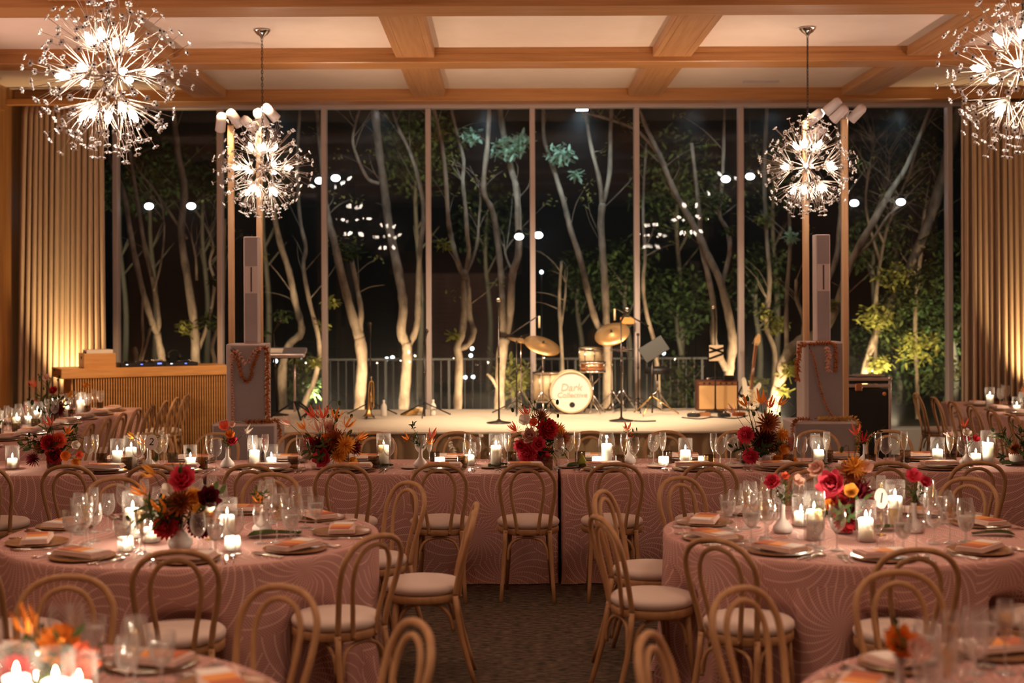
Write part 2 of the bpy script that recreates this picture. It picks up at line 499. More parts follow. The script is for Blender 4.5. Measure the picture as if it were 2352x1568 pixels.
# ------------------------------------------------------------------ curtains
def curtain(x0, x1, y, top, label, nf, seed, lean):
    rnd = random.Random(seed); N = nf * 10
    ph = [rnd.uniform(-.5, .5) for _ in range(nf + 2)]; am = [rnd.uniform(.6, 1.2) for _ in range(nf + 2)]
    vs = []; zs = [top, top - .12, top - .7, top - 1.6, top - 2.6, 1.0, .03]
    for j, z in enumerate(zs):
        k = j / (len(zs) - 1)
        for i in range(N + 1):
            u = i / N; q = u * nf; a = int(q); fr = q - a
            amp = (.03 + .045 * k) * (am[a] * (1 - fr) + am[a + 1] * fr)
            yy = y + amp * math.sin(2 * PI * q + ph[a] * (1 - fr) + ph[a + 1] * fr) + .015 * math.sin(5.1 * q + 2 * k)
            xx = x0 + (x1 - x0) * u + lean(u, k) + .012 * math.sin(2 * PI * q * 2 + seed)
            vs.append((xx, yy, z))
    fs = [(j * (N + 1) + i, j * (N + 1) + i + 1, (j + 1) * (N + 1) + i + 1, (j + 1) * (N + 1) + i) for j in range(len(zs) - 1) for i in range(N)]
    t = thing('curtain', label, 'curtain', (0, 0, 0))
    m = MB(); m.add(vs, fs); o = m.build('curtain_panel', 'curtain', t)
    md = o.modifiers.new('thick', 'SOLIDIFY'); md.thickness = .006
    return t
curtain(-5.80, -4.83, 17.32, 4.33, 'tan floor-length curtain glowing from an uplight behind the slatted bar', 15, 3, lambda u, k: .04 * (u > .7) * (u - .7) / .3 * k * k - .10 * k * (1 - u))
curtain(5.62, 6.72, 17.32, 4.33, 'tan floor-length curtain glowing beside the dining table near the flight case', 15, 8, lambda u, k: .05 * k * (u - .2))

# ------------------------------------------------------------------ bentwood chair
def arc_mirror(half):
    return [(-x, y, z) for x, y, z in half] + [(x, y, z) for x, y, z in reversed(half)][1:]
def make_chair():
    t = thing('bentwood_chair', 'chair', 'chair', group='bentwood dining chairs')
    out = [(.142, -.168, .45), (.152, -.185, .55), (.170, -.21, .65), (.178, -.235, .745), (.168, -.253, .80), (.132, -.269, .852), (.072, -.279, .882), (0, -.282, .890)]
    m = MB(); m.tube(smooth_path(arc_mirror(out), 4), .0135, 8); m.build('outer_bow', 'chair_wood', t)
    inn = [(.066, -.186, .425), (.08, -.20, .54), (.100, -.222, .66), (.105, -.237, .73), (.095, -.249, .785), (.062, -.26, .832), (0, -.266, .852)]
    m = MB(); m.tube(smooth_path(arc_mirror(inn), 4), .0115, 8)
    for x in (-.067, .067): m.ball((x, -.199, .437), .006, 6, 4)
    m.build('inner_bow', 'chair_wood', t)
    for s in (-1, 1):
        m = MB(); m.tube([(s * .142, -.168, .452), (s * .147, -.178, .36), (s * .155, -.2, .24), (s * .165, -.24, .1), (s * .171, -.27, 0)], [.0145, .0145, .0145, .013, .0115], 8)
        m.ball((s * .143, -.181, .44), .006, 6, 4)
        m.build('leg', 'chair_wood', t)
        m = MB(); m.tube([(s * .125, .125, .44), (s * .135, .14, .25), (s * .152, .162, 0)], [.017, .0155, .0115], 8); m.build('leg', 'chair_wood', t)
    m = MB(); m.tube(smooth_path(arc_mirror([(.128, -.188, .26), (.126, -.186, .32), (.10, -.176, .375), (.05, -.172, .40), (0, -.172, .405)]), 3), .0095, 6); m.build('brace', 'chair_wood', t)
    for s in (-1, 1):
        h = [(s * .140, -.16, .27), (s * .138, -.14, .35), (s * .136, -.09, .40), (s * .135, -.02, .412), (s * .133, .06, .40), (s * .132, .105, .35), (s * .133, .122, .27)]
        m = MB(); m.tube(smooth_path(h, 3), .0095, 6); m.build('brace', 'chair_wood', t)
    m = MB(); m.lathe([(.155, .418), (.196, .418), (.201, .424), (.201, .452), (.197, .458), (.155, .458), (.155, .418)], 28); m.build('seat_rail', 'chair_wood', t)
    m = MB(); m.lathe([(.001, .459), (.188, .459), (.200, .468), (.205, .482), (.203, .496), (.190, .508), (.15, .516), (.08, .520), (.001, .521)], 28); m.build('seat_cushion', 'cushion', t)
    return Proto(t)
CHAIR = make_chair()
def chair(x, y, rz, where):
    CHAIR.put((x, y, 0), rz, 'bentwood chair ' + where, 'bentwood dining chairs')

# ------------------------------------------------------------------ tablecloths
def tablecloth(name, pts, ztop, label, closed_seats=(), ripple=.018, uoff=0.0, nrip=9.0, group=None, seed=0, c=None, damp=None):
    """pts: dense outline of the table top, counter-clockwise"""
    P = [Vector((*p, 0)) for p in pts]; n = len(P); rnd = random.Random(seed)
    cx = sum(p.x for p in P) / n; cy_ = sum(p.y for p in P) / n
    nor = []
    for i in range(n):
        tdir = (P[(i + 1) % n] - P[i - 1]).normalized(); nor.append(Vector((tdir.y, -tdir.x, 0)))
    L = [0.0]
    for i in range(n): L.append(L[-1] + (P[(i + 1) % n] - P[i]).length)
    per = L[-1]; waves = max(3, round(per * nrip / 2.4))
    ph = [rnd.uniform(0, 6.28) for _ in range(4)]
    lev = [(0, -.028, 0), (0, -.008, .002), (.004, .002, .010), (.03, .004, 0), (.12, .004, 0), (.22, .005, 0), (.30, .006, 0), (.36, .008, 0), (.45, .01, 0), (.55, .012, 0), (.64, .015, 0), (.70, .02, 0), (ztop - .006, .035, 0)]
    m = MB(); vs = []; uv = []
    for dz, off, _ in lev:
        k = dz / ztop
        for i in range(n):
            u = L[i]
            wv = math.sin(2 * PI * waves * u / per + ph[0]) + .6 * math.sin(2 * PI * round(waves * 1.7) * u / per + ph[1]) + .4 * math.sin(2 * PI * round(waves * .45) * u / per + ph[2])
            o = off + ripple * k * k * (wv + .9)
            if damp is not None and abs(nor[i][damp]) > .6: o = min(o, .004) * .5 - .004
            p = P[i] + nor[i] * o
            z = ztop - dz
            for sx, sy in closed_seats:
                d = Vector((p.x - sx, p.y - sy, 0)); rad = .228 if z < .53 else .228 * max(0, 1 - (z - .53) / .10)
                if d.length < rad:
                    ax = Vector((cx - sx, cy_ - sy, 0)) if c is None else -nor[i]
                    ax.normalize()
                    q = d.dot(ax); perp2 = d.length_squared - q * q
                    s = math.sqrt(max(0, rad * rad - perp2)) - q
                    p = p + ax * s
            vs.append((p.x, p.y, z))
            uv.append((u + uoff, z) if dz > 0.002 else (p.x, p.y))
    fs = []
    for j in range(len(lev) - 1):
        for i in range(n):
            k = (i + 1) % n
            fs.append((j * n + i, (j + 1) * n + i, (j + 1) * n + k, j * n + k))
    # close the loop of the pattern at the seam by repeating it: last column keeps its own length
    ci = len(vs); vs.append((cx, cy_, ztop)); uv.append((cx, cy_))
    for i in range(n): fs.append((ci, i, (i + 1) % n))
    m.add(vs, fs); m.uv = dict(enumerate(uv))
    o = m.build(name, 'cloth')
    return tag(o, label, 'tablecloth', group)
def rect_outline(x0, x1, y0, y1, step=.045, r=.03):
    pts = []
    def seg(a, b):
        nseg = max(2, int((Vector(b) - Vector(a)).length / step))
        for i in range(nseg): pts.append((a[0] + (b[0] - a[0]) * i / nseg, a[1] + (b[1] - a[1]) * i / nseg))
    def corner(cx, cy_, a0):
        for i in range(4):
            a = a0 + PI / 2 * i / 4; pts.append((cx + r * math.cos(a), cy_ + r * math.sin(a)))
    seg((x0 + r, y0), (x1 - r, y0)); corner(x1 - r, y0 + r, -PI / 2)
    seg((x1, y0 + r), (x1, y1 - r)); corner(x1 - r, y1 - r, 0)
    seg((x1 - r, y1), (x0 + r, y1)); corner(x0 + r, y1 - r, PI / 2)
    seg((x0, y1 - r), (x0, y0 + r)); corner(x0 + r, y0 + r, PI)
    return pts
def round_outline(cx, cy_, r, n=140):
    return [(cx + r * math.cos(2 * PI * i / n), cy_ + r * math.sin(2 * PI * i / n)) for i in range(n)]

# ------------------------------------------------------------------ table ware (first use = prototype)
TZ = .752
def one(name, mb, mats, cat, group=None):
    o = mb.build(name, mats); tag(o, name, cat, group); return Proto(o)
def multi(name, cat, parts, group=None):
    t = thing(name, name, cat, group=group)
    for pn, mb, mt in parts: mb.build(pn, mt, t)
    return Proto(t)
def foot(r=.034): return [(.001, .0), (r, .0), (r, .002), (.012, .006), (.0045, .016)]
b = MB().lathe([(.0042, .085), (.02, .094), (.036, .115), (.0415, .14), (.041, .165), (.036, .195), (.0335, .212)], 18)
s_ = MB().lathe(foot() + [(.0036, .05), (.0042, .085)], 14)
WINE = multi('wine_glass', 'wine glass', [('bowl', b, 'clear'), ('stem', s_, 'clear')])
b = MB().lathe([(.004, .095), (.014, .11), (.022, .14), (.0265, .17), (.0265, .20), (.0235, .232)], 16)
l_ = MB().lathe([(.001, .099), (.011, .11), (.020, .14), (.0245, .17), (.0248, .19), (.001, .19)], 14)
s_ = MB().lathe(foot(.031) + [(.0034, .06), (.004, .095)], 14)
FLUTE = multi('champagne_flute', 'champagne flute', [('bowl', b, 'clear'), ('stem', s_, 'clear'), ('champagne', l_, 'champagne')])
b2 = MB().lathe([(.004, .095), (.014, .11), (.022, .14), (.0265, .17), (.0265, .20), (.0235, .232)], 16)
l2 = MB().lathe([(.001, .099), (.011, .11), (.020, .14), (.0245, .17), (.0248, .20), (.001, .20)], 14)
ROSE = multi('champagne_flute', 'champagne flute', [('bowl', b2, 'clear'), ('stem', MB().lathe(foot(.031) + [(.0034, .06), (.004, .095)], 14), 'clear'), ('rose_wine', l2, 'rose_wine')])
b = MB().lathe([(.005, .062), (.02, .07), (.034, .09), (.0405, .118), (.0425, .150), (.0425, .172)], 18)
l_ = MB().lathe([(.001, .066), (.018, .073), (.031, .092), (.0375, .118), (.039, .138), (.001, .138)], 16)
s_ = MB().lathe(foot(.036) + [(.006, .035), (.005, .062)], 14)
GOBLET = multi('water_goblet', 'goblet', [('bowl', b, 'clear'), ('stem', s_, 'clear'), ('water', l_, 'water')])
b = MB().lathe([(.001, .004), (.033, .004), (.036, .008), (.0375, .03), (.0365, .034), (.0385, .04), (.0385, .062), (.0375, .066), (.039, .072), (.039, .088)], 18)
b.lathe([(.001, 0), (.034, 0), (.036, .008)], 18)
TUMBLER = one('smoked_tumbler', b, 'smoked', 'tumbler')
CHARGER = one('charger_plate', MB().lathe([(.001, .002), (.11, .002), (.150, .010), (.153, .012), (.150, .008), (.11, 0), (.001, 0)], 28), 'charger', 'charger plate')
PLATE = one('dinner_plate', MB().lathe([(.001, .006), (.085, .006), (.125, .016), (.128, .018), (.124, .013), (.085, 0), (.001, 0)], 28), 'porcelain', 'plate')
SIDE = one('side_plate', MB().lathe([(.001, .004), (.05, .004), (.074, .011), (.076, .012), (.073, .008), (.05, 0), (.001, 0)], 22), 'porcelain', 'plate')
nk = MB()
for k in range(3): nk.rbox((0, .002 * k, .004 + .0072 * k), (.135 - .004 * k, .255 - .006 * k, .0068), .0028)
NAPKIN = one('folded_napkin', nk, 'napkin', 'napkin')
t = thing('menu_card', 'menu card', 'menu card')
MB().rbox((0, .0, .0012), (.10, .074, .0024), .0006).build('orange_band', 'card_orange', t)
MB().rbox((0, .074, .0012), (.10, .074, .0024), .0006).build('rust_band', 'card_rust', t)
MB().rbox((0, -.074, .0012), (.10, .074, .0024), .0006).build('white_panel', 'card_white', t)
MENU = Proto(t)
def fork():
    m = MB(); m.tube([(0, -.095, .003), (0, -.02, .004), (0, .03, .006)], [.0045, .0028, .0028], 6)
    m.rbox((0, .045, .006), (.022, .03, .0022), .0008)
    for x in (-.009, -.003, .003, .009): m.rbox((x, .078, .006), (.003, .045, .002), .0006)
    return m
FORK = one('fork', fork(), 'silver', 'fork')
m = MB(); m.tube([(0, -.11, .004), (0, -.02, .004)], [.0055, .0045], 6); m.rbox((.002, .045, .003), (.018, .13, .0018), .0006)
KNIFE = one('knife', m, 'silver', 'knife')
m = MB(); m.tube([(0, -.09, .003), (0, .045, .005)], [.0045, .0026], 6); m.ball((0, .065, .006), .02, 10, 6, (.95, 1.45, .22))
SPOON = one('spoon', m, 'silver', 'spoon')

def candle_light(o, z, p):
    d = LD[p]; l = bpy.data.objects.new('candle_light', d); COL.objects.link(l); l.location = Vector(o.location) + Vector((0, 0, z))
LD = {}
for p in (.5, .9, 1.6):
    d = bpy.data.lights.new('candle_light', 'POINT'); d.energy = p * 4.0; d.color = (1, .78, .55); d.shadow_soft_size = .012; LD[p] = d
def flame_mb(z): return MB().lathe([(.0006, z), (.0055, z + .006), (.0068, z + .012), (.0048, z + .022), (.0005, z + .034)], 8)
def hurricane(name, rg, hg, rc, hc, bell=False):
    t = thing(name, name, 'candle')
    if bell: prof = [(.001, .002), (rg * .8, .002), (rg * .86, .01), (rg, hg * .45), (rg * .97, hg * .75), (rg * .80, hg * .95), (rg * .78, hg)]
    else: prof = [(.001, .002), (rg - .003, .002), (rg, .008), (rg, hg), (rg - .002, hg), (rg - .002, hg - .01)]
    MB().lathe(prof, 22).build('glass_cylinder', 'candle_glass', t)
    c = MB().lathe([(.001, .004), (rc, .004), (rc, hc - .004), (rc - .005, hc), (.012, hc - .003), (.001, hc - .005)], 18).build('pillar_candle', 'wax', t)
    MB().tube([(0, 0, hc - .006), (.0005, 0, hc + .006)], .0012, 5).build('wick', 'ink', c)
    flame_mb(hc + .004).build('flame', 'flame', c)
    p = Proto(t); p.hc = hc + .022; return p
HUR = {'tall': hurricane('pillar_candle_in_glass', .052, .235, .038, .150), 'mid': hurricane('pillar_candle_in_glass', .050, .200, .037, .115), 'low': hurricane('pillar_candle_in_glass', .048, .165, .036, .075),
       'bell': hurricane('pillar_candle_in_bell_glass', .062, .235, .038, .155, True)}
t = thing('ribbed_votive', 'votive', 'votive candle')
m = MB()
N = 24
prof = [(.9, .0), (.96, .004), (1, .01), (1, .064), (.93, .068)]
vs = [((.036 * r + (.0012 if k % 2 else 0)) * math.cos(2 * PI * k / N), (.036 * r + (.0012 if k % 2 else 0)) * math.sin(2 * PI * k / N), z) for r, z in prof for k in range(N)]
m.add(vs, [(j * N + k, j * N + (k + 1) % N, (j + 1) * N + (k + 1) % N, (j + 1) * N + k) for j in range(len(prof) - 1) for k in range(N)])
m.build('ribbed_cup', 'frost', t)
c = MB().lathe([(.001, .004), (.029, .004), (.029, .030), (.001, .030)], 14).build('tealight', 'wax', t)
flame_mb(.032).build('flame', 'flame', c)
VOTIVE = Proto(t)
def put_candle(kind, x, y, label, p=.9):
    taken(x, y, .04 if kind == 'votive' else .065 if kind == 'bell' else .055)
    if kind == 'votive':
        o = VOTIVE.put((x, y, TZ), random.random() * 6, label, 'votive candles'); candle_light(o, .046, .5)
    else:
        o = HUR[kind].put((x, y, TZ), random.random() * 6, label, 'glass-shaded candles'); candle_light(o, HUR[kind].hc, p)
    return o

# ------------------------------------------------------------------ flowers
def petal(m, base, d, up, ln, wd, cup=.25, curl=0.0, seg=3):
    """one curved petal from base along d, its face towards up"""
    d = d.normalized(); up = (up - d * up.dot(d)); up = up.normalized() if up.length > 1e-5 else d.orthogonal().normalized()
    side = d.cross(up); vs = []
    for i in range(seg + 1):
        t = i / seg; wv = wd * math.sin(PI * min(.96, .12 + .80 * t)) ; lift = cup * ln * t * t - curl * ln * max(0, t - .4) ** 2 * 3
        p = base + d * ln * t * (1 - .25 * abs(curl) * t) + up * lift
        vs += [p - side * wv * .5 + up * wd * .10, p, p + side * wv * .5 + up * wd * .10]
    fs = []
    for i in range(seg):
        o = i * 3; fs += [(o, o + 1, o + 4, o + 3), (o + 1, o + 2, o + 5, o + 4)]
    m.add(vs, fs)
def dahlia(mt, rnd, n=70):
    m = MB(); ga = PI * (3 - math.sqrt(5))
    for i in range(n):
        z = 1 - 1.55 * (i + .5) / n; r = math.sqrt(max(0, 1 - z * z)); a = i * ga
        d = Vector((r * math.cos(a), r * math.sin(a), z + .05))
        petal(m, d * .35, d + Vector((0, 0, .1)), Vector((0, 0, 1)) + d * .01, .68 + .06 * rnd.random(), .46, .35, 0, 2)
    m.ball((0, 0, 0), .5, 8, 6); return m
def mum(mt, rnd, n=60):
    m = MB(); ga = PI * (3 - math.sqrt(5))
    for i in range(n):
        z = .98 - 1.25 * (i + .5) / n; r = math.sqrt(max(0, 1 - z * z)); a = i * ga
        d = Vector((r * math.cos(a), r * math.sin(a), z))
        petal(m, d * .12, d, Vector((0, 0, 1)), .75 + .35 * rnd.random(), .17, .25, 0, 2)
    m.ball((0, 0, .05), .22, 6, 5); return m
def peony(mt, rnd):
    m = MB()
    for ring, (cnt, el, ln, wd) in enumerate(((5, 75, .55, .6), (7, 55, .8, .75), (8, 30, .95, .85), (8, 8, 1.0, .9))):
        for k in range(cnt):
            a = 2 * PI * (k + .5 * ring) / cnt + rnd.uniform(-.15, .15); e = R(el + rnd.uniform(-8, 8))
            d = Vector((math.cos(a) * math.cos(e), math.sin(a) * math.cos(e), math.sin(e)))
            petal(m, Vector((0, 0, -.05)) + d * .1, d, Vector((0, 0, 1)), ln, wd, .5, 0, 3)
    m.ball((0, 0, .15), .28, 8, 6); return m
def glory(mt, rnd):
    m = MB()
    for k in range(6):
        a = 2 * PI * k / 6 + rnd.uniform(-.15, .15); e = R(rnd.uniform(10, 50))
        d = Vector((math.cos(a) * math.cos(e), math.sin(a) * math.cos(e), math.sin(e)))
        petal(m, d * .08, d, Vector((0, 0, 1)), 1.0, .26, .75, 0, 4)
    for k in range(6):
        a = 2 * PI * (k + .5) / 6; d = Vector((math.cos(a), math.sin(a), -.15))
        m.tube([(0, 0, 0), d * .45, d * .75 + Vector((0, 0, .1))], [.015, .012, .03], 4)
    return m
def poppy(mt, rnd):
    m = MB()
    for k in range(5):
        a = 2 * PI * k / 5 + rnd.uniform(-.1, .1); d = Vector((math.cos(a), math.sin(a), .55))
        petal(m, d * .06, d, Vector((0, 0, 1)), 1.0, 1.05, .35, 0, 3)
    m.ball((0, 0, .15), .14, 6, 5); return m
def sprig(mt, rnd, n=9):
    m = MB(); pts = [Vector((0, 0, 0)), Vector((.05, 0, .4)), Vector((.16, 0, .75)), Vector((.34, .02, 1.0))]
    P = smooth_path(pts, 4); m.tube(P, [.016 * (1 - .7 * i / len(P)) for i in range(len(P))], 4)
    for i in range(n):
        p = P[2 + int((len(P) - 3) * i / (n - 1))]; a = i * 2.4
        petal(m, p, Vector((math.cos(a), math.sin(a), .35)), Vector((0, 0, 1)), .30 + .1 * rnd.random(), .14, .1, 0, 3)
    return m
def fern(mt, rnd):
    m = MB(); P = smooth_path([(0, 0, .02), (.3, 0, .06), (.65, .05, .05), (1, .12, .02)], 8)
    m.tube(P, .008, 4)
    for i, p in enumerate(P[1:]):
        k = 1 - i / len(P)
        for s in (-1, 1): petal(m, p, Vector((.4, s, .12)), Vector((0, 0, 1)), .12 + .2 * k, .07, .05, 0, 2)
    return m
def tendril(mt, rnd):
    m = MB(); P = smooth_path([(0, 0, 0), (.02, .05, .45), (.14, .02, .85), (.32, -.04, 1.1), (.46, -.05, 1.02)], 5)
    m.tube(P, [.010 - .007 * i / len(P) for i in range(len(P))], 4)
    m.ball(P[-1], .035, 5, 4, (1, 1, 1.6)); m.tube([P[9], P[9] + Vector((-.15, .05, .2)), P[9] + Vector((-.2, .1, .35))], .006, 4); m.ball(P[9] + Vector((-.2, .1, .36)), .03, 5, 4)
    return m
rf = random.Random(21)
SHAPES = {'dahlia': (dahlia, ['red', 'pink', 'coral', 'orange', 'maroon']), 'chrysanthemum': (mum, ['rust', 'maroon', 'amber']), 'peony': (peony, ['pink', 'red', 'maroon', 'blush']),
          'glory_lily': (glory, ['coral', 'orange', 'amber', 'blush', 'white_petal']), 'poppy': (poppy, ['orange', 'coral', 'pink', 'amber', 'white_petal']),
          'leaf_sprig': (sprig, ['leaf', 'leaf_dark']), 'fern_frond': (fern, ['leaf', 'leaf_dark']), 'tendril': (tendril, ['leaf', 'leaf_dark'])}
FL = {}
def fmesh(kind, col):
    if (kind, col) not in FL:
        o = SHAPES[kind][0](col, rf).build(kind, col); FL[kind, col] = o.data; bpy.data.objects.remove(o)
    return FL[kind, col]
def bloom(parent, kind, col, loc, scale, rot):
    o = bpy.data.objects.new(kind, fmesh(kind, col)); COL.objects.link(o); o.parent = parent
    o.location = loc; o.scale = (scale,) * 3; o.rotation_euler = rot; return o
def stem_mesh(a, b): return MB().tube(smooth_path([a, Vector(a).lerp(Vector(b), .5) + Vector((.01, 0, .015)), b], 3), .0022, 4)
def aim(d):
    return Vector(d).to_track_quat('Z', 'Y').to_euler()
def arrangement(x, y, label, W, H, blooms, seed, vase='bowl', nleaf=9, ntend=3, front=None, z=TZ):
    rnd = random.Random(seed); taken(x, y, .13)
    t = thing('flower_arrangement', label, 'flower arrangement', (x, y, z), group='flower centrepieces')
    hb = .07
    if vase == 'bowl': MB().lathe([(.001, .0), (.045, 0), (.06, .03), (.066, .075), (.062, .078), (.055, .03), (.001, .01)], 18).build('bowl', 'vase', t)
    elif vase == 'smoked': MB().lathe([(.001, .0), (.048, 0), (.052, .01), (.054, .10), (.050, .10), (.046, .012), (.001, .01)], 18).build('glass_vase', 'smoked', t); hb = .09
    else:
        MB().lathe([(.001, .0), (.045, 0), (.060, .022), (.058, .045), (.03, .075), (.017, .09), (.016, .115), (.020, .12), (.014, .118), (.012, .09), (.001, .07)], 18).build('bottle_vase', 'vase', t); hb = .11
    for i, (kind, col, u, v, sz) in enumerate(blooms):
        # u across, v up, each in the range of the arrangement's half width / height
        dep = rnd.uniform(-.5, .15) * W * .55 * math.sqrt(max(.1, 1 - u * u * .8))
        p = Vector((u * W / 2, dep, max(.03, v * H)))
        d = Vector((u * .9, -.75 + dep * 2, v * .9 - .25)) + Vector((rnd.uniform(-.2, .2), 0, rnd.uniform(-.1, .2)))
        if kind in ('glory_lily',): d = Vector((u * .8, -.35, .6))
        bloom(t, kind, col, p, sz, aim(d))
        if v * H > hb + .04: stem_mesh((p.x * .15, p.y * .15, hb - .02), p).build('stem', 'leaf', t)
    for i in range(nleaf):
        a = rnd.uniform(0, 2 * PI); e = rnd.uniform(.05, 1.1)
        d = Vector((math.cos(a) * math.cos(e), math.sin(a) * math.cos(e) * .8, math.sin(e)))
        bloom(t, 'leaf_sprig', rnd.choice(['leaf', 'leaf', 'leaf_dark']), Vector((d.x * .05, d.y * .05, hb + .01)), rnd.uniform(.13, .2) * min(1, W / .36 + .2), aim(d))
    for i in range(ntend):
        a = rnd.uniform(0, 2 * PI); bloom(t, 'tendril', 'leaf', Vector((0, 0, hb)), H * rnd.uniform(.75, 1.1), Euler((rnd.uniform(-.3, .3), rnd.uniform(-.3, .3), a)))
    return t
def budvase(x, y, label, blooms, seed, h=.15, z=TZ, mt='vase'):
    rnd = random.Random(seed); taken(x, y, .06)
    t = thing('bud_vase', label, 'bud vase', (x, y, z), group='bud vases')
    MB().lathe([(.001, 0), (.040, 0), (.052, .014), (.050, .032), (.028, .058), (.014, .075), (.0115, h * .8), (.014, h), (.010, h), (.008, h * .7), (.001, .05)], 16).build('vase_body', mt, t)
    for kind, col, dx, dz, sz in blooms:
        p = Vector((dx, rnd.uniform(-.05, .03), h + dz))
        bloom(t, kind, col, p, sz, aim((dx * 4, -.6, .5)))
        stem_mesh((0, 0, h - .03), p).build('stem', 'leaf', t)
    for i in range(3): bloom(t, 'leaf_sprig', 'leaf', Vector((0, 0, h - .01)), rnd.uniform(.07, .12), Euler((rnd.uniform(-.7, .7), rnd.uniform(-.7, .7), rnd.uniform(0, 6))))
    return t
def fern_piece(x, y, rz, sc_, label):
    o = bpy.data.objects.new('fern_sprig', fmesh('fern_frond', 'leaf')); COL.objects.link(o)
    o.location = (x, y, TZ + .002); o.rotation_euler = (0, 0, rz); o.scale = (sc_,) * 3
    tag(o, label, 'fern', 'fern sprigs laid on the tables')
def text_mesh(txt, size, mt, parent, loc, rot, shear=0.0, ext=.0006, name='lettering'):
    cu = bpy.data.curves.new(name, 'FONT'); cu.body = txt; cu.size = size; cu.shear = shear; cu.extrude = ext
    cu.align_x = 'CENTER'; cu.align_y = 'CENTER'; cu.resolution_u = 3
    o = bpy.data.objects.new(name, cu); COL.objects.link(o)
    bpy.context.view_layer.update()
    me = bpy.data.meshes.new_from_object(o.evaluated_get(bpy.context.evaluated_depsgraph_get()))
    bpy.data.objects.remove(o)
    o = bpy.data.objects.new(name, me); COL.objects.link(o); me.materials.clear(); me.materials.append(MATS[mt])
    o.parent = parent; o.location = loc; o.rotation_euler = rot; return o
def table_number(x, y, rz, txt, label, h=.17, a=.045, b=.055):
    taken(x, y, .035)
    t = thing('table_number', label, 'table number', (x, y, TZ), rz)
    M = Matrix.Translation((0, 0, h)) @ Matrix.Rotation(PI / 2, 4, 'X') @ Matrix.Diagonal((a, b, 1, 1))
    MB().lathe([(.001, -.002), (1, -.002), (1, .002), (.001, .002)], 28, M=M, smooth=False).build('number_disc', 'card_white', t)
    m = MB(); m.tube([(0, 0, .004), (0, 0, h - b + .004)], .0022, 6); m.lathe([(.001, 0), (.026, 0), (.024, .004), (.004, .008), (.003, .014)], 16); m.build('brass_stand', 'brass', t)
    if txt: text_mesh(txt, .075, 'ink', t, (0, -.0028, h), (PI / 2, 0, 0), .15)
    return t

# ------------------------------------------------------------------ place settings
OCC = []                     # upright things already on the tables: (x, y, radius)
def taken(x, y, r): OCC.append((x, y, r))
def clear_spot(p, r):
    x, y = p[0], p[1]
    for _ in range(14):
        hit = False
        for a, b, q in OCC:
            d = math.hypot(x - a, y - b); need = r + q + .004
            if d < need:
                hit = True
                if d < 1e-4: x += need
                else: x += (x - a) / d * (need - d); y += (y - b) / d * (need - d)
        if not hit: break
    taken(x, y, r); return (x, y, p[2])
SETQ = []
def setting(*a, **k): SETQ.append((a, k))
def setting_now(ox, oy, rz, where, kind, seed, light=False):
    rnd = random.Random(seed); c, s = math.cos(rz), math.sin(rz)
    def W(lx, ly, z=0): return (ox + c * lx - s * ly, oy + s * lx + c * ly, TZ + z)
    j = lambda a=.012: rnd.uniform(-a, a)
    px, py = j(.004), .185 + j(.006)
    CHARGER.put(W(px, py, .001), rz, 'bronze charger plate ' + where, 'charger plates')
    if kind != 'round': PLATE.put(W(px, py, .0125), rz, 'pale dinner plate ' + where, 'dinner plates')
    h0 = -.018 if kind == 'round' else 0
    an = rz + PI / 2 + j(.25) if kind == 'round' else rz + PI / 2 + j(.08)
    NAPKIN.put(W(px, py, .0335 + h0), an, 'pink folded napkin ' + where, 'folded napkins')
    MENU.put(W(px, py + .0, .0565 + h0), an + j(.2), 'striped menu card ' + where, 'menu cards')
    rd = kind == 'round'
    fk, fo, kn, so = (.170, .196, .164, .198) if rd else (.180, .210, .178, .213)
    if not light:
        FORK.put(W(-fk + j(.003), .165, .0005), rz, 'inner fork ' + where, 'forks')
        FORK.put(W(-fo + j(.003), .160, .0005), rz, 'outer fork ' + where, 'forks')
        KNIFE.put(W(kn + j(.003), .17, .0005), rz, 'silver knife ' + where, 'knives')
        SPOON.put(W(so + j(.003), .165, .0005), rz, 'silver spoon ' + where, 'spoons')
        if not rd: SIDE.put(W(-.245 + j(), .345 + j(), .001), rz, 'small bread plate ' + where, 'bread plates')
    j = lambda a=.007: rnd.uniform(-a, a)
    if rd:
        GOBLET.put(clear_spot(W(.115 + j(), .335 + j()), .043), rz, 'water goblet ' + where, 'water goblets')
        FLUTE.put(clear_spot(W(.095 + j(), .420 + j()), .031), rz, 'champagne flute ' + where, 'champagne flutes')
        WINE.put(clear_spot(W(.19 + j(), .395 + j()), .042), rz, 'empty wine glass ' + where, 'wine glasses')
        if not light: WINE.put(clear_spot(W(.03 + j(), .46 + j()), .039), rz, 'inner wine glass ' + where, 'wine glasses', .9)
    else:
        TUMBLER.put(clear_spot(W(.125 + j(), .345 + j()), .039), rz, 'smoked tumbler ' + where, 'smoked tumblers')
        (ROSE if seed % 6 == 4 else FLUTE).put(clear_spot(W(.155 + j(), .425 + j()), .031), rz, ('rose flute ' if seed % 6 == 4 else 'champagne flute ') + where, 'champagne flutes')
        WINE.put(clear_spot(W(.215 + j(), .365 + j()), .042), rz, 'empty wine glass ' + where, 'wine glasses')

